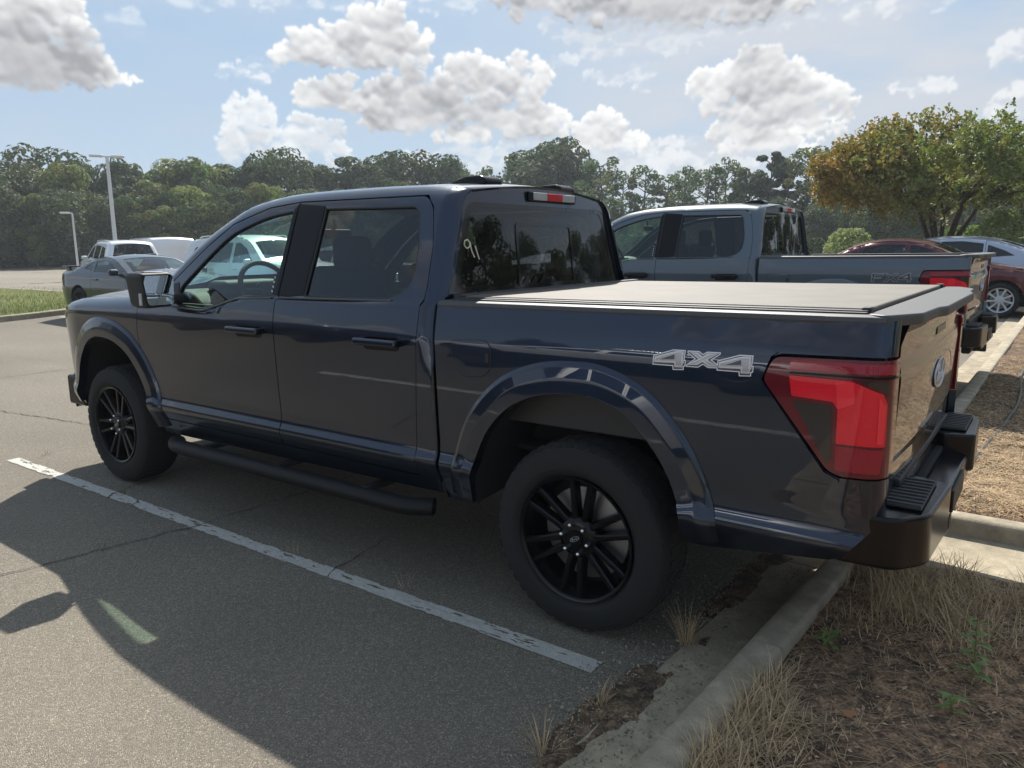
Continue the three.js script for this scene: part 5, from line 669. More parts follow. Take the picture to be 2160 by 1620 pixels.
// nose-out neighbours of the coupe, seen through the pickup's cabin
makeCar('suv', 'white SUV facing the camera, seen through the navy pickup driver window', 'SUV', { ...suv, paint: paint([0.62, 0.64, 0.64], 0.4) }, [-14.9, gy(0, -8.6), -8.6], Math.PI, LW);
makeCar('sedan', 'silver sedan seen through the navy pickup dark rear door window', 'car', { ...sedan, paint: silverPaint }, [-14.6, gy(0, -11.5), -11.5], Math.PI, LW);
makeTruck({ label: 'slate grey pickup truck with open bed and FX4 lettering parked beyond the navy truck', paint: M.slate, cover: false, decal: badgeFX4, handle: M.gloss, turn: -0.01 }, [-0.271, 0.12, -5.232]);
// parked on the camera's side of the stall, mirrored in the navy paint
makeCar('suv', 'white SUV parked in the next stall behind the camera, mirrored in the navy bed side', 'SUV', { ...suv, rim: M.black }, [-2.1, 0, 5.7], 0.0, 'vehicles behind the camera');
makeCar('suv', 'black SUV parked behind the camera, mirrored in the navy front door', 'SUV', { ...suv, paint: paint([0.008, 0.008, 0.009]), rim: M.black }, [-8.3, 0, 6.0], 0.0, 'vehicles behind the camera');
makeCar('suv', 'charcoal SUV parked far behind the camera, mirrored in the navy front wing', 'SUV', { ...suv, paint: paint([0.014, 0.014, 0.016]), rim: M.black }, [-13.8, 0, 6.9], 0.1, 'vehicles behind the camera');

// ---------------------------------------------------------------- trees
const leafMat = (rgb, tr = 0.38) => new THREE.MeshPhysicalMaterial({ color: new THREE.Color().setRGB(...rgb), roughness: 0.95, transmission: tr, thickness: 0, vertexColors: true, side: THREE.DoubleSide });
const barkTex = pixels(256, 512, (x, y) => { const n = fbm(x / 9, y / 48, 4), m = PERM[(x * 197 + y * 4099) & 65535], l = 0.33 + (n - 0.5) * 0.4 + (m - 0.5) * 0.08; return [l * 1.05, l * 0.95, l * 0.84]; });
const barkMat = new THREE.MeshStandardMaterial({ map: barkTex, bumpMap: barkTex, bumpScale: 0.02, roughness: 0.95, side: THREE.DoubleSide });
function limb(pts, r0, r1, rad = 7) { const c = new THREE.CatmullRomCurve3(pts.map(p => new THREE.Vector3(...p))), n = pts.length * 3, g = new THREE.TubeGeometry(c, n, 1, rad), p = g.attributes.position, q = new THREE.Vector3(); for (let i = 0; i <= n; i++) { c.getPointAt(i / n, q); const r = lerp(r0, r1, i / n); for (let j = 0; j <= rad; j++) { const k = i * (rad + 1) + j; p.setXYZ(k, q.x + (p.getX(k) - q.x) * r, q.y + (p.getY(k) - q.y) * r, q.z + (p.getZ(k) - q.z) * r); } } g.computeVertexNormals(); return g; }
class Leaves { // leaf-sized bent faces with their own tint
  constructor() { this.p = []; this.n = []; this.c = []; }
  add(x, y, z, s, r, col, up = 0.35, o) {
    let a = r() * 6.283, b = Math.acos(2 * r() - 1); let nx = Math.sin(b) * Math.cos(a), ny = Math.cos(b) + up, nz = Math.sin(b) * Math.sin(a); if (o) { nx = nx * 0.75 + o[0]; ny = ny * 0.75 + o[1]; nz = nz * 0.75 + o[2]; } const l = Math.hypot(nx, ny, nz); nx /= l; ny /= l; nz /= l;
    let tx = r() - 0.5, ty = r() - 0.5, tz = r() - 0.5; const d = tx * nx + ty * ny + tz * nz; tx -= d * nx; ty -= d * ny; tz -= d * nz; const m = Math.hypot(tx, ty, tz) || 1; tx /= m; ty /= m; tz /= m;
    const bx = ny * tz - nz * ty, by = nz * tx - nx * tz, bz = nx * ty - ny * tx, w = s * (0.42 + 0.2 * r()), k = 0.18 * s;
    const A = [x - tx * s, y - ty * s, z - tz * s], B = [x + tx * s, y + ty * s, z + tz * s], C = [x + bx * w + nx * k, y + by * w + ny * k, z + bz * w + nz * k], D = [x - bx * w + nx * k, y - by * w + ny * k, z - bz * w + nz * k];
    this.p.push(...A, ...B, ...C, ...A, ...D, ...B); for (let i = 0; i < 6; i++) { this.n.push(nx, ny, nz); this.c.push(...col); }
  }
  geo() { const g = new THREE.BufferGeometry(); g.setAttribute('position', new THREE.Float32BufferAttribute(this.p, 3)); g.setAttribute('normal', new THREE.Float32BufferAttribute(this.n, 3)); g.setAttribute('color', new THREE.Float32BufferAttribute(this.c, 3)); g.computeVertexNormals(); return g; }
}
function treeGeo(seed, H, RX, kind) { // trunk geometry and crown geometry
  const r = rng(seed), L = new Leaves(), trunk = [], bole = H * (kind === 'pine' ? 0.5 : 0.22);
  trunk.push(limb([[0, -0.2, 0], [0.1 * (r() - 0.5), H * 0.3, 0.15 * (r() - 0.5)], [0.3 * (r() - 0.5), H * 0.62, 0.3 * (r() - 0.5)], [0.3 * (r() - 0.5), H * 0.92, 0.3 * (r() - 0.5)]], H * 0.018, H * 0.004, 8));
  const clumps = [], nC = kind === 'pine' ? 26 : kind === 'thin' ? 34 : 34;
  for (let i = 0; i < nC; i++) { const f = (i + r()) / nC, y = lerp(bole, H, f), prof = kind === 'pine' ? 0.35 + 0.65 * Math.sin(Math.PI * clamp(0.15 + f * 0.8)) : Math.pow(Math.sin(Math.PI * clamp(0.10 + 0.80 * f)), 0.6), a = r() * 6.283, rad = RX * prof * (0.55 + 0.5 * Math.sqrt(r())), cr = RX * (kind === 'pine' ? 0.26 : kind === 'thin' ? 0.26 : 0.36) * (0.6 + 0.75 * r()); clumps.push([rad * Math.cos(a) * 0.8, y - cr * 0.5, rad * Math.sin(a) * 0.8, cr, 0.72 + 0.55 * r(), r()]); }
  for (const c of clumps) if (r() < 0.55) { const y0 = Math.max(bole * 0.8, c[1] - Math.hypot(c[0], c[2]) * 0.6); trunk.push(limb([[0, y0, 0], [c[0] * 0.5, lerp(y0, c[1], 0.6), c[2] * 0.5], [c[0], c[1], c[2]]], H * 0.006, H * 0.0018, 5)); }
  for (const [x, y, z, cr, tone, hue] of clumps) { const n = Math.round((kind === 'thin' ? 95 : 210) * (cr / (RX * 0.33))); for (let k = 0; k < n; k++) { const a = r() * 6.283, b = Math.acos(2 * r() - 1), q = cr * (0.62 + 0.42 * Math.cbrt(r())), flat = kind === 'pine' ? 0.5 : 0.75, t = tone * (0.8 + 0.4 * r()), o = [Math.sin(b) * Math.cos(a), Math.cos(b), Math.sin(b) * Math.sin(a)]; L.add(x + q * o[0], y + q * o[1] * flat, z + q * o[2], (0.16 + 0.16 * r()) * (kind === 'thin' ? 0.85 : 1), r, [t * (0.85 + 0.45 * hue), t, t * (0.75 + 0.2 * r())], 0.2, o); } }
  return [merge(trunk), L.geo()];
}
const kinds = { oak: leafMat([0.072, 0.104, 0.036], 0.42), light: leafMat([0.135, 0.185, 0.045], 0.45), thin: leafMat([0.100, 0.138, 0.055], 0.5), pine: leafMat([0.055, 0.078, 0.042], 0.3) };
const protos = {}; let seedN = 900; for (const [k, H, R] of [['oak', 13, 4.6], ['oak', 12, 4.0], ['oak', 14, 4.4], ['oak', 13, 3.1], ['oak', 10.5, 4.8], ['light', 10, 3.6], ['light', 12, 2.8], ['light', 11, 3.4], ['thin', 11, 3.0], ['thin', 12, 2.7], ['pine', 13, 2.6]]) (protos[k] ||= []).push([H, ...treeGeo(seedN += 17, H, R, k)]);
const treeR = rng(77); const planted = [];
const WORD = { oak: ['dark leafy oak', 'trees of the dark leafy wood'], light: ['pale broadleaf tree', 'pale green trees along the wood edge'], thin: ['slender airy tree', 'slender airy trees'], pine: ['dark pine', 'pines'] };
const leftWood = 'in the wood behind the tall lamp post', midWood = 'in the wood above the navy roof', rightWood = 'in the tree line behind the grey pickup';
function plantTree(kind, px, D, topY, where, ground) { // px: compass bearing as degrees right of the view heading; topY: height in metres
  const list = protos[kind], [H, tg, cg] = list[Math.floor(treeR() * list.length)], yaw = CAM.yaw - px * Math.PI / 180, x = CAM.x - Math.sin(yaw) * D, z = CAM.z - Math.cos(yaw) * D, s = topY * (where === rightWood ? 1.0 : where === leftWood ? 0.80 : 0.93) / H;
  const t = thing(kind === 'pine' ? 'pine_tree' : 'broadleaf_tree', where, 'tree', [x, ground ?? gy(x, z) - 0.05, z], treeR() * 6.28, WORD[kind][1] + ' ' + where); t.scale.set(s * (0.8 + 0.45 * treeR()), s * (0.88 + 0.2 * treeR()), s * (0.8 + 0.45 * treeR()));
  part('trunk', tg, barkMat, t); part('crown', cg, kinds[kind], t); planted.push([t, px, WORD[kind][0], where, topY]); return t;
}
// the wood beyond the lot: bearing, distance, height
for (const [b, d, h, k] of [[-34.5, 84, 12.8, 'oak'], [-32.6, 80, 12.2, 'oak'], [-30.8, 86, 13.2, 'oak'], [-29.6, 78, 11.2, 'light'], [-28, 84, 12.6, 'oak'], [-26.2, 86, 12.2, 'oak'], [-24.7, 80, 10.4, 'light'], [-33.6, 72, 8.5, 'oak'], [-31.6, 71, 7.2, 'light'], [-29, 71, 7.8, 'oak'], [-26.8, 70, 7.0, 'oak'], [-24.2, 70, 6.6, 'light'], [-35.5, 74, 11, 'oak'], [-37.4, 84, 13, 'oak'], [-39.6, 82, 12.4, 'oak'], [-41.8, 86, 13.4, 'oak'], [-44.2, 84, 12.2, 'oak'], [-46.8, 86, 13, 'oak'], [-49.6, 84, 12.4, 'oak'], [-38.4, 72, 8, 'oak'], [-42.6, 72, 7.6, 'light'], [-47.5, 72, 7.8, 'oak'], [-52.6, 86, 12.8, 'oak']]) plantTree(k, b, d, h, leftWood);
for (const [b, d, h, k] of [[-23, 84, 11.0, 'light'], [-21.2, 86, 11.4, 'light'], [-19.4, 88, 12.4, 'oak'], [-17.6, 86, 12.0, 'oak'], [-15.9, 86, 11.9, 'oak'], [-14.2, 88, 12.1, 'oak'], [-11.2, 90, 13.9, 'oak'], [-12.6, 92, 11.2, 'oak'], [-8.8, 90, 12.2, 'oak'], [-6.2, 90, 13.0, 'oak'], [-4.2, 90, 12.4, 'oak'], [-2.0, 92, 11.3, 'thin'], [-22, 72, 7.4, 'light'], [-19.8, 72, 7.6, 'oak'], [-17.4, 72, 7.0, 'light'], [-14.6, 72, 7.6, 'oak'], [-11.5, 74, 7.4, 'oak'], [-8, 74, 7.8, 'oak'], [-5, 76, 7.8, 'oak'], [0.6, 90, 12.0, 'thin'], [2.2, 88, 14.2, 'oak'], [3.6, 90, 13.6, 'oak'], [5.2, 92, 10.4, 'oak']]) plantTree(k, b, d, h, midWood);
for (const [b, d, h, k] of [[6.6, 78, 10.2, 'thin'], [8.2, 82, 9.6, 'thin'], [9.8, 80, 9.2, 'thin'], [11.4, 80, 9.0, 'thin'], [12.6, 84, 9.8, 'thin'], [14.2, 80, 9.4, 'thin'], [15.4, 82, 9.8, 'thin'], [17.0, 78, 8.2, 'oak'], [18.4, 76, 9.2, 'pine'], [19.6, 74, 9.3, 'pine'], [20.9, 72, 9.5, 'thin'], [22.0, 74, 9.2, 'thin'], [23.3, 70, 9.0, 'thin'], [24.8, 72, 8.0, 'oak'], [26.6, 74, 8.2, 'oak'], [28.6, 72, 7.6, 'thin'], [30.6, 74, 8.0, 'oak'], [32.8, 72, 7.6, 'oak'], [34.8, 74, 8.2, 'oak'], [10.4, 74, 4.8, 'oak'], [13.4, 74, 4.6, 'oak'], [16.4, 72, 4.6, 'light'], [19.0, 68, 4.8, 'oak'], [21.8, 66, 4.6, 'oak'], [24.4, 64, 4.4, 'oak'], [27.2, 64, 4.6, 'oak'], [29.8, 64, 4.2, 'oak'], [32.4, 64, 4.6, 'oak'], [35, 64, 4.4, 'oak']]) plantTree(k, b, d, h, rightWood);
// trees that stand behind the camera and show in the rear window and the paint
for (const [b, d, h, k] of [[40, 66, 8.5, 'oak'], [44, 62, 9.5, 'oak'], [48, 64, 8.0, 'oak'], [52, 60, 10, 'oak'], [56, 64, 8.6, 'oak'], [60, 62, 9.6, 'oak'], [64, 58, 8.0, 'oak'], [69, 60, 9.4, 'oak'], [96, 34, 9.5, 'oak'], [104, 30, 8.2, 'oak'], [113, 40, 10.5, 'oak'], [122, 46, 8.5, 'thin'], [84, 40, 11, 'oak'], [74, 44, 10, 'oak'], [134, 52, 9.5, 'oak'], [146, 56, 10.5, 'oak'], [158, 58, 9.0, 'oak'], [170, 60, 10.5, 'oak'], [182, 60, 9.5, 'oak'], [194, 62, 10.5, 'oak'], [206, 60, 9.6, 'oak'], [220, 64, 11, 'oak'], [236, 66, 11, 'oak'], [252, 70, 11, 'oak']]) plantTree(k, b, d, h, 'behind the camera, mirrored in the navy paint');
// say which tree is which: by size, kind and place in its row
{ const rows = {}; for (const q of planted) { const size = q[4] > 8.6 ? 'tall' : q[4] > 5.5 ? 'middling' : 'low'; (rows[size + ' ' + q[2] + '|' + q[3]] ||= []).push(q); }
  const ord = ['first', 'second', 'third', 'fourth', 'fifth', 'sixth', 'seventh', 'eighth', 'ninth', 'tenth', 'eleventh', 'twelfth', 'thirteenth', 'fourteenth', 'fifteenth', 'sixteenth', 'seventeenth', 'eighteenth'];
  for (const [k, l] of Object.entries(rows)) { const [what, where] = k.split('|'); l.sort((a, b) => a[1] - b[1]); l.forEach((q, i) => { q[0].userData.label = (l.length > 1 ? ord[i] + ' ' : '') + what + (l.length > 1 ? ' from the left ' : ' ') + where; }); } }
// the depth of the wood reads as one dark mass behind the front trees
{ const r = rng(55), L = new Leaves(); const mass = (b0, b1, d0, hf, n) => { for (let i = 0; i < n; i++) { const b = lerp(b0, b1, r()), D = d0 + 14 * r(), yaw = CAM.yaw - b * Math.PI / 180, h = hf(b), y = h * Math.pow(r(), 0.8) * (0.86 + 0.14 * vnoise(b * 1.3, 4)), x = CAM.x - Math.sin(yaw) * D, z = CAM.z - Math.cos(yaw) * D, t = 0.6 + 0.6 * r(); L.add(x, gy(x, z) + y, z, 0.42 + 0.4 * r(), r, [t, t, t * 0.85]); } };
  mass(-56, 6, 92, b => 6.2 + 4.2 * vnoise(b * 0.55 + 40, 2), 25000); mass(6, 38, 80, b => b < 17 ? 5.4 : 5.6, 9000); mass(-56, 6, 76, b => 3.4, 8000); mass(6, 40, 70, b => 2.6, 5000);
  stuff('woodland', L.geo(), kinds.oak, 'dark depth of the wood and its undergrowth behind the front trees', 'woodland'); }
// shrubs past the lot
function shrub(b, D, h, mat, label, tint = [1, 1, 1]) { const r = rng(Math.round(b * 100 + D)), L = new Leaves(), yaw = CAM.yaw - b * Math.PI / 180, x = CAM.x - Math.sin(yaw) * D, z = CAM.z - Math.cos(yaw) * D; for (let i = 0; i < 2200; i++) { const a = r() * 6.283, y = r(), q = h * 0.5 * Math.sqrt(Math.sin(Math.PI * clamp(0.08 + y * 0.86))) * (0.55 + 0.5 * r()), t = 0.7 + 0.6 * r(); L.add(q * Math.cos(a), 0.06 + y * h, q * Math.sin(a), 0.06 + 0.05 * r(), r, tint.map(c => c * t)); } const o = thing('shrub', label, 'shrub', [x, gy(x, z) - 0.03, z], 0, 'shrubs past the lot'); part('crown', L.geo(), mat, o); part('stem', [limb([[0, 0, 0], [0.05, h * 0.5, 0], [0, h * 0.8, 0.05]], 0.04, 0.01, 6), limb([[0, 0, 0], [-0.12, h * 0.4, 0.1], [-0.2, h * 0.7, 0.2]], 0.03, 0.008, 6)], barkMat, o); }
shrub(23.7, 33, 1.9, kinds.light, 'pale leafy shrub just left of the crape myrtle trunk', [1.7, 1.5, 2.2]); shrub(25.0, 30, 1.35, kinds.light, 'yellow green low shrub beside the crape myrtle trunk', [1.5, 1.3, 0.7]); shrub(33.0, 26, 2.2, kinds.light, 'pale leafy shrub at the right edge behind the silver car', [1.7, 1.6, 2.0]); shrub(30.4, 31, 1.9, kinds.light, 'bright green shrub right of the crape myrtle trunk', [1.0, 1.1, 0.7]); shrub(21.4, 40, 1.6, kinds.oak, 'dark low shrub behind the maroon sedan roof');
// crape myrtle on the island at the end of the row
{ const r = rng(2024), D = 25, yaw = CAM.yaw - 29.1 * Math.PI / 180, X = CAM.x - Math.sin(yaw) * D, Z = CAM.z - Math.cos(yaw) * D, t = thing('crape_myrtle', 'wide crape myrtle with orange tinged leaves and white blossom beyond the parked cars', 'tree', [X, 0.28, Z], 0), L = new Leaves(), trunk = [], tips = [];
  const rx = Math.cos(yaw), rz = -Math.sin(yaw); // to the picture's right
  for (let k = 0; k < 7; k++) { const a = k / 7 * 6.283 + r() * 0.4, s = 0.35 + 0.6 * r(), p1 = [0.12 * Math.cos(a), 0.05, 0.12 * Math.sin(a)], p2 = [0.35 * s * Math.cos(a), 0.9 + 0.3 * r(), 0.35 * s * Math.sin(a)], p3 = [1.2 * s * Math.cos(a), 2.0 + 0.5 * r(), 1.2 * s * Math.sin(a)]; trunk.push(limb([p1, p2, p3], 0.12, 0.04, 7));
    for (let j = 0; j < 4; j++) { const b = a + (r() - 0.5) * 1.5, e = 0.7 + 0.9 * r(), p4 = [p3[0] + e * Math.cos(b), p3[1] + 0.25 + 0.8 * r(), p3[2] + e * Math.sin(b)]; trunk.push(limb([p3, [lerp(p3[0], p4[0], 0.5), lerp(p3[1], p4[1], 0.55) + 0.1, lerp(p3[2], p4[2], 0.5)], p4], 0.036, 0.016, 6));
      for (let i = 0; i < 4; i++) { const c = b + (r() - 0.5) * 2.0, f = 0.4 + 0.8 * r(), p5 = [p4[0] + f * Math.cos(c), p4[1] + (r() - 0.25) * 1.0, p4[2] + f * Math.sin(c)]; trunk.push(limb([p4, [lerp(p4[0], p5[0], 0.5), lerp(p4[1], p5[1], 0.5) + 0.08, lerp(p4[2], p5[2], 0.5)], p5], 0.02, 0.007, 5)); tips.push(p5); } } }
  part('trunk', trunk, new THREE.MeshStandardMaterial({ map: barkTex, color: new THREE.Color(0.62, 0.52, 0.42), roughness: 0.9, side: THREE.DoubleSide }), t);
  const env = (x, z) => 5.05 - 0.12 * (x * x + z * z) ; const blossoms = [];
  // sprays of leaves at the twig ends and through a domed crown
  const spray = (x, y, z, n, rad) => { const side = (x * rx + z * rz), rust = clamp(0.22 - side * 0.16 + (r() - 0.5) * 0.7 + (y > 4.2 ? 0.15 : 0)) * (0.4 + 0.6 * r()), tone = 0.75 + 0.5 * r(); const ax = r() - 0.5, ay = 0.5 * r() + 0.1, az = r() - 0.5, al = Math.hypot(ax, ay, az); for (let k = 0; k < n; k++) { const u = (k / n - 0.3) * rad * 2, q = rad * 0.34, t2 = tone * (0.75 + 0.5 * r()); L.add(x + ax / al * u + (r() - 0.5) * q * 2, y + ay / al * u + (r() - 0.5) * q, z + az / al * u + (r() - 0.5) * q * 2, 0.05 + 0.04 * r(), r, [t2 * lerp(0.85, 1.9, rust), t2 * lerp(1.0, 0.80, rust), t2 * lerp(0.65, 0.40, rust)]); } };
  for (const p of tips) for (let q = 0; q < 4; q++) spray(p[0] + (r() - 0.5) * 0.5, p[1] + (r() - 0.3) * 0.4, p[2] + (r() - 0.5) * 0.5, 18, 0.26);
  for (let i = 0; i < 4200; i++) { const a = r() * 6.283, q = 3.45 * Math.sqrt(r()), x = q * Math.cos(a), z = q * Math.sin(a), top = env(x, z) - 0.9 * fbm(x * 0.7 + 9, z * 0.7, 3) + 0.25, low = 1.75 + 0.05 * q * q + 0.5 * r(), y = lerp(low, top, Math.pow(r(), 0.62)); if (top - low < 0.2) continue; if (fbm(x * 0.9 + y * 0.8, z * 0.9 + 31, 3) < 0.47) continue; spray(x, y, z, 18, 0.30); if (r() < 0.012 && y > top - 1.5) blossoms.push([x, y + 0.1, z]); }
  part('crown', L.geo(), new THREE.MeshPhysicalMaterial({ color: new THREE.Color().setRGB(0.20, 0.225, 0.062), roughness: 0.8, transmission: 0.42, thickness: 0, vertexColors: true, side: THREE.DoubleSide }), t);
  for (const b of blossoms) { const g = new Leaves(); for (let k = 0; k < 14; k++) g.add(b[0] + (r() - 0.5) * 0.16, b[1] + (r() - 0.5) * 0.2, b[2] + (r() - 0.5) * 0.16, 0.035, r, [1, 1, 1]); part('blossom', g.geo(), std([0.78, 0.76, 0.74], 0.9), t); }
  struct('planting_island', (() => { const g = new THREE.CylinderGeometry(2.6, 2.7, 0.14, 40); g.scale(1, 1, 0.9); g.translate(X, 0.29, Z); g.setAttribute('color', new THREE.Float32BufferAttribute(new Float32Array(g.attributes.position.count * 3).fill(0.9), 3)); return g; })(), soilMat); }
// lamp posts
function lampPost(name, label, b, D, h, heads, r0) { const yaw = CAM.yaw - b * Math.PI / 180, x = CAM.x - Math.sin(yaw) * D, z = CAM.z - Math.cos(yaw) * D, t = thing(name, label, 'lamp post', [x, gy(x, z), z], yaw, 'lamp posts'), mt = std([0.62, 0.63, 0.64], 0.5, 0.1); const pg = new THREE.CylinderGeometry(r0 * 0.7, r0, h, 14); pg.translate(0, h / 2, 0); part('pole', pg, mt, t); part('base_plate', box(r0 * 4, 0.05, r0 * 4, 0, 0.12, 0, 0.01), mt, t); for (const q of heads) { part('arm', box(Math.abs(q) * 0.6, 0.08, 0.08, q * 0.3, h - 0.02, 0, 0.02), mt, t); part('lamp_head', [box(0.62, 0.12, 0.36, q * 0.9, h, 0, 0.05)], mt, t); } return t; }
lampPost('lamp_post', 'tall white twin-headed lamp post behind the white SUV', -27.1, 45, 6.1, [0.55, -0.55], 0.115);
{ const t = lampPost('lamp_post', 'short grey lamp post standing before the wood, left of the tall one', -29.4, 62, 3.95, [-0.5], 0.085); }

// ---------------------------------------------------------------- weeds, litter and the hose
const strawMat = (rgb) => new THREE.MeshPhysicalMaterial({ color: new THREE.Color().setRGB(...rgb), roughness: 0.9, transmission: 0.25, thickness: 0, vertexColors: true, side: THREE.DoubleSide });
class Blades { constructor() { this.p = []; this.c = []; }
  blade(x, y, z, len, w, dir, lean, droop, col, seg = 4) { const dx = Math.cos(dir), dz = Math.sin(dir), sx = -dz, sz = dx; let px = x, py = y, pz = z, a = Math.PI / 2 - lean, pw = w; for (let i = 0; i < seg; i++) { const l = len / seg, nx = px + Math.cos(a) * l * dx, ny = py + Math.sin(a) * l, nz = pz + Math.cos(a) * l * dz, nw = w * (1 - (i + 1) / seg) + 0.0004; this.p.push(px - sx * pw, py, pz - sz * pw, px + sx * pw, py, pz + sz * pw, nx + sx * nw, ny, nz + sz * nw, px - sx * pw, py, pz - sz * pw, nx + sx * nw, ny, nz + sz * nw, nx - sx * nw, ny, nz - sz * nw); for (let k = 0; k < 6; k++) this.c.push(...col); px = nx; py = ny; pz = nz; pw = nw; a -= droop / seg; } return [px, py, pz]; }
  geo() { const g = new THREE.BufferGeometry(); g.setAttribute('position', new THREE.Float32BufferAttribute(this.p, 3)); g.setAttribute('color', new THREE.Float32BufferAttribute(this.c, 3)); g.computeVertexNormals(); return g; } }
const straw = strawMat([0.55, 0.42, 0.25]), green = strawMat([0.12, 0.18, 0.035]);
const bedTop = (x, z) => bedY(x, z);
{ // dry grass over the near bed, thick along the channel and the kerb
  const r = rng(31), B = new Blades(); let n = 0;
  for (let i = 0; i < 60000 && n < 6000; i++) { const z = -0.36 + 2.1 * r(), x = kx(z) + 0.16 + 1.1 * r() * r() + (r() < 0.4 ? 0.8 * r() : 0), d = x - kx(z) - 0.15, dens = Math.max(0.035, 0.95 * sstep(0.75, 0.15, z) * sstep(0.95, 0.25, d), 0.95 * sstep(0.15, -0.15, z) * sstep(1.4, 0.5, d), 0.85 * sstep(0.30, 0.02, d) * sstep(0.75, 1.2, z)) * sstep(0.34, 0.58, fbm(x * 3 + 4, z * 3, 3) + 0.06); if (r() > dens) continue; n++; const t = 0.55 + 0.65 * r(), big = dens > 0.3 ? 1 : 0.55; B.blade(x, bedTop(x, z) - 0.01, z, (0.05 + 0.12 * r()) * big, 0.0014 + 0.0012 * r(), r() * 6.283, 0.2 + 0.9 * r(), 0.2 + 1.0 * r(), [t, t * (0.92 + 0.1 * r()), t * (0.85 + 0.15 * r())]); }
  for (let i = 0; i < 3200; i++) { const z = -0.36 + 2.3 * r(), x = kx(z) + 0.16 + 1.5 * r(), t = 0.4 + 0.6 * r(); B.blade(x, bedTop(x, z) + 0.004, z, 0.03 + 0.09 * r(), 0.0011, r() * 6.283, 1.35 + 0.2 * r(), 0.1, [t, t * 0.93, t * 0.85], 2); }
  stuff('dry_grass', B.geo(), straw, 'dry straw coloured grass over the near planting bed', 'dry grass'); }
{ // leaf litter and bark chips
  const r = rng(32), L = new Leaves(), W = new Leaves(); for (let i = 0; i < 2600; i++) { const z = -0.36 + 2.3 * r(), x = kx(z) + 0.16 + 1.6 * r(), t = 0.35 + 0.9 * r(); L.add(x, bedTop(x, z) + 0.006, z, 0.006 + 0.012 * r() * r(), r, [t * 1.1, t * 0.85, t * 0.65], 2.2); }
  stuff('leaf_litter', L.geo(), std([0.36, 0.30, 0.25], 1, 0, { vertexColors: true }), 'scattered dead leaf bits and chips on the near bed', 'leaf litter');
  for (let i = 0; i < 22000; i++) { const z = -1.2 - 6.0 * r() * r() - 0.6 * r(), x = Math.max(kx(z) + 0.16, z > -1.4 ? 1.08 : 0) + 1.3 * r(), t = 0.5 + 0.8 * r(); W.add(x, bedTop(x, z) + 0.032, z, 0.004 + 0.010 * r(), r, [t * 1.05, t * 0.92, t * 0.72], 1.8); }
  stuff('bark_mulch', W.geo(), std([0.34, 0.27, 0.18], 1, 0, { vertexColors: true }), 'pale bark and pine straw mulch on the far bed', 'mulch'); }
{ // pine straw over the far bed
  const r = rng(36), B = new Blades(); for (let i = 0; i < 14000; i++) { const z = -1.2 - 6.0 * r() * r() - 0.6 * r(), x = Math.max(kx(z) + 0.16, z > -1.4 ? 1.08 : 0) + 1.1 * r(), t = 0.5 + 0.7 * r(); B.blade(x, bedTop(x, z) + 0.028 + 0.01 * r(), z, 0.04 + 0.08 * r(), 0.0012, r() * 6.283, 1.3 + 0.25 * r(), 0.1, [t, t * 0.9, t * 0.78], 2); } stuff('pine_straw', B.geo(), straw, 'pine straw scattered over the sunny far bed', 'pine straw'); }
{ // silt and grit washed along the gutter
  const r = rng(33), g = []; const silt = sheet(steps([[0, 1, 0.02]]), steps([[-0.3, 2.6, 0.04]]), () => 0, () => [1, 1, 1]); const p = silt.attributes.position, c = silt.attributes.color; for (let i = 0; i < p.count; i++) { const z = p.getZ(i), u = p.getX(i), x = lotEdge(z) - 0.20 + u * 0.46, n = fbm(x * 5 + 3, z * 3.2, 4), ridge = Math.exp(-(((x - lotEdge(z) - 0.01 - 0.06 * (fbm(z * 2.2, 5, 3) - 0.5)) / 0.10) ** 2)), h = -0.010 + 0.030 * ridge * sstep(0.30, 0.58, n) + 0.016 * (fbm(x * 16 + 3, z * 16, 3) - 0.5) + 0.008 * (fbm(x * 30, z * 30, 2) - 0.5), t = 0.55 + 0.6 * fbm(x * 14, z * 14, 3); p.setXYZ(i, x, h, z); c.setXYZ(i, t * 1.25, t * 1.15, t * 1.02); silt.attributes.uv.setXY(i, x / 1.1, z / 1.1); } silt.computeVertexNormals(); stuff('silt', silt, soilMat, 'dark silt lying along the gutter edge beside the rear wheel', 'silt');
  const G = new Leaves(); for (let i = 0; i < 5200; i++) { const z = -0.2 + 2.6 * r(), x = lotEdge(z) + (r() + r() - 1) * 0.27, t = 0.5 + 0.8 * r(); G.add(x, 0.012, z, 0.003 + 0.008 * r() * r(), r, [t, t * 0.95, t * 0.86], 1); } for (let i = 0; i < 900; i++) { const x = -4.5 + 4.9 * r(), z = 0.2 + 3 * r(), t = 0.45 + 0.5 * r(); G.add(x, 0.006, z, 0.002 + 0.003 * r() * r(), r, [t, t, t * 0.95], 2); } stuff('grit', G.geo(), std([0.30, 0.27, 0.22], 1, 0, { vertexColors: true }), 'loose grit along the gutter and on the asphalt', 'grit'); }
function tuft(name, label, x, z, y, n, len, mat, seed, spread = 0.6, group) { const r = rng(seed), B = new Blades(); for (let i = 0; i < n; i++) { const t = 0.6 + 0.6 * r(), a = r() * 6.283, q = 0.03 * Math.sqrt(r()); B.blade(q * Math.cos(a), -0.005, q * Math.sin(a), len * (0.35 + 0.7 * r()), 0.0012, a, spread * r(), 0.2 + 0.8 * r(), [t, t * 0.95, t * 0.9], 5); } const m = solo(name, B.geo(), mat, label, 'grass tuft', group); m.position.set(x, y, z); return m; }
const GT = 'grass tufts in the cracks';
tuft('grass_tuft', 'straw coloured grass tuft standing behind the rear wheel', 0.43, 0.80, 0.01, 75, 0.20, straw, 1, 0.75, GT);
tuft('grass_tuft', 'small dry grass tuft in the gutter silt, lower of the two', 0.35, 1.37, 0.01, 34, 0.11, straw, 2, 1.1, GT);
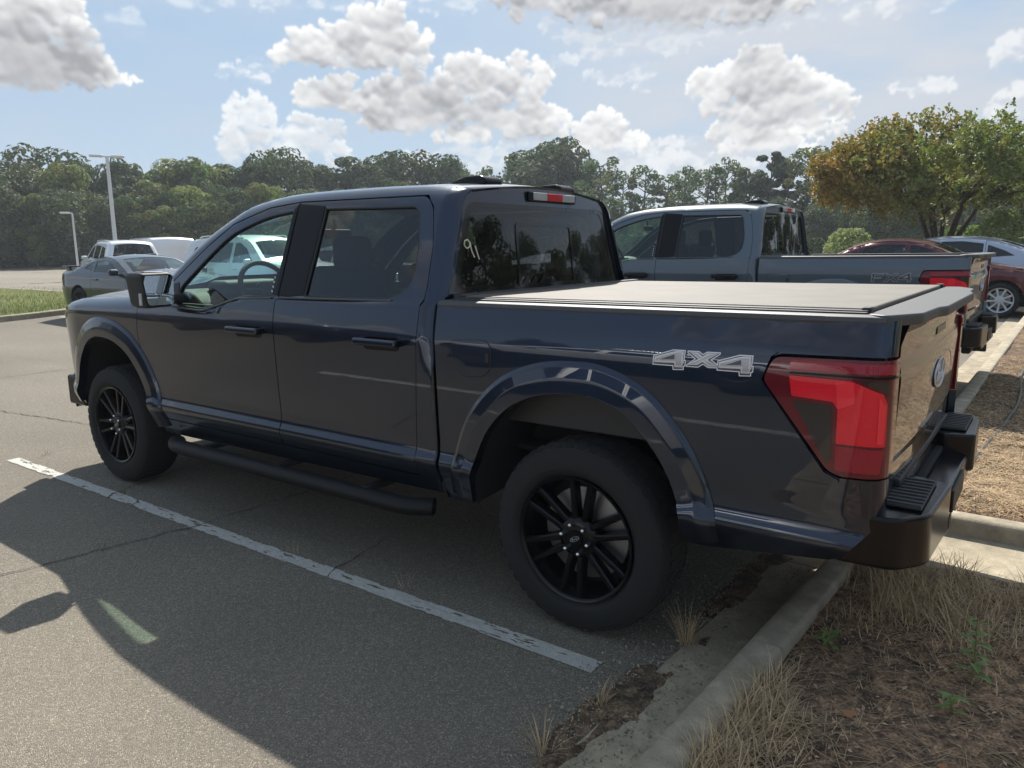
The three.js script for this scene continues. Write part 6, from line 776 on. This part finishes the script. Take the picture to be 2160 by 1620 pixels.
tuft('grass_tuft', 'thin dry grass tuft at the gutter edge at the bottom of the picture', 0.33, 1.70, 0.01, 40, 0.13, straw, 3, 1.0, GT);
tuft('grass_tuft', 'sparse wispy grass growing beside the painted line near the rear wheel', -0.87, 1.08, 0, 9, 0.13, straw, 4, 0.6, GT);
tuft('grass_tuft', 'tiny weed by the middle of the painted line', -1.66, 1.09, 0, 9, 0.10, straw, 5, 0.4, GT);
tuft('grass_tuft', 'small green weed in the crack at the left edge', -2.78, 2.88, 0, 16, 0.07, green, 6, 1.1, GT);
tuft('grass_tuft', 'low green weed in the asphalt crack inside the truck shadow', -2.56, 1.66, 0, 14, 0.06, green, 7, 1.2, GT);
tuft('grass_tuft', 'low green weed in front of the painted line by the front wheel', -3.42, 1.10, 0, 14, 0.06, green, 8, 1.2, GT);
tuft('grass_tuft', 'green weed in the lot beyond the end of the painted line', -4.9, 0.95, 0, 14, 0.07, green, 9, 1.2, GT);
// broad-leaved weeds
function weed(label, x, z, h, n, seed) { const r = rng(seed), t = thing('weed', label, 'weed', [x, bedTop(x, z) - 0.01, z], 0, 'green weeds in the near bed'); part('stem', limb([[0, 0, 0], [0.012 * (r() - 0.5), h * 0.5, 0.01], [0.03 * (r() - 0.5), h, 0.02 * (r() - 0.5)]], 0.003, 0.0015, 6), std([0.12, 0.15, 0.04], 0.8), t);
  for (let k = 0; k < n; k++) { const a = k * 2.4 + r(), y = h * (0.15 + 0.85 * k / n), l = (0.045 + 0.025 * r()) * (1.15 - 0.4 * k / n), w = l * 0.22, dx = Math.cos(a), dz = Math.sin(a), up = 0.35 + 0.5 * r(), p = [], R = 5; for (let i = 0; i < R; i++) { const f0 = i / R, f1 = (i + 1) / R, q = f => [dx * l * f, y + l * (up * f - 0.5 * f * f), dz * l * f, w * Math.sin(Math.PI * Math.min(1, f * 0.93 + 0.05))], A = q(f0), Bq = q(f1); for (const s of [-1, 1]) { const e = 0.3 * A[3], e2 = 0.3 * Bq[3]; p.push(A[0], A[1], A[2], A[0] - dz * A[3] * s, A[1] + e, A[2] + dx * A[3] * s, Bq[0] - dz * Bq[3] * s, Bq[1] + e2, Bq[2] + dx * Bq[3] * s, A[0], A[1], A[2], Bq[0] - dz * Bq[3] * s, Bq[1] + e2, Bq[2] + dx * Bq[3] * s, Bq[0], Bq[1], Bq[2]); } } const g = new THREE.BufferGeometry(); g.setAttribute('position', new THREE.Float32BufferAttribute(p, 3)); g.computeVertexNormals(); part('leaf', g, weedLeaf, t); } }
const weedLeaf = phys([0.16, 0.25, 0.05], { roughness: 0.7, transmission: 0.35, thickness: 0 });
weed('tall green weed with pointed leaves, rightmost in the near bed', 1.40, 0.62, 0.26, 15, 41); weed('low green weed with rounded leaves close behind the kerb', 0.93, 0.62, 0.07, 7, 42); weed('short green weed in front of the tall one', 1.36, 0.86, 0.09, 7, 43);
// fallen leaves that can be told apart
{ const r = rng(51); for (const [x, z, s, q] of [[1.10, 1.06, 0.026, 'curled brown leaf in the middle of the near bed'], [1.50, 1.16, 0.024, 'orange brown leaf near the right edge of the near bed'], [0.93, 0.56, 0.022, 'pale curled leaf against the back of the kerb'], [1.38, 1.20, 0.016, 'small rust coloured leaf in front of the orange brown leaf']]) { const sh = new THREE.Shape([[-1, 0], [-0.4, 0.5], [0.3, 0.42], [1, 0], [0.3, -0.42], [-0.4, -0.5]].map(p => new THREE.Vector2(p[0] * s, p[1] * s))), g = new THREE.ShapeGeometry(sh); g.rotateX(-1.2); const p = g.attributes.position; for (let i = 0; i < p.count; i++) p.setY(i, p.getY(i) + 6 * p.getX(i) ** 2); g.computeVertexNormals(); const m = solo('fallen_leaf', g, std([0.30, 0.14, 0.06], 0.9), q, 'leaf', 'fallen leaves on the near bed'); m.position.set(x, bedTop(x, z) + 0.015, z); m.rotation.y = r() * 6; } }
// black irrigation hose on the far bed
solo('hose', tube([[1.137, 0.10, -2.08], [1.14, 0.145, -2.13], [1.155, 0.15, -2.4], [1.195, 0.16, -2.9], [1.245, 0.18, -3.45], [1.30, 0.21, -4.2], [1.30, 0.235, -4.9], [1.265, 0.25, -5.7], [1.29, 0.265, -6.4], [1.45, 0.27, -7.1], [1.9, 0.27, -7.7]], 0.0135, 90, 8), std([0.02, 0.02, 0.021], 0.45), 'black irrigation hose curling over the sunny mulch of the far bed', 'hose');
// grass blades on the island across the aisle
{ const r = rng(61), B = new Blades(); for (let i = 0; i < 16000; i++) { const x = -17.6 - 13 * r() * r(), z = -9 + 15 * r(), t = 0.7 + 0.6 * r(), dry = fbm(x * 0.5, z * 0.5 + 9, 3) > 0.52 ? 1 : 0; if (x > -22.4 && z < -3.4 && Math.hypot(x + 22.4, z + 3.4) > 4.8) continue; B.blade(x, gy(x, z) + 0.12, z, 0.05 + 0.07 * r(), 0.006, r() * 6.283, 0.5 * r(), 0.5, dry ? [t * 1.7, t * 1.25, t * 1.6] : [t, t, t], 2); } stuff('grass', B.geo(), strawMat([0.16, 0.20, 0.05]), 'mown grass on the island across the aisle', 'grass'); }
scene.fog = new THREE.FogExp2(new THREE.Color(0.80, 0.86, 0.92), 0.0009);
renderer.render(scene, camera);
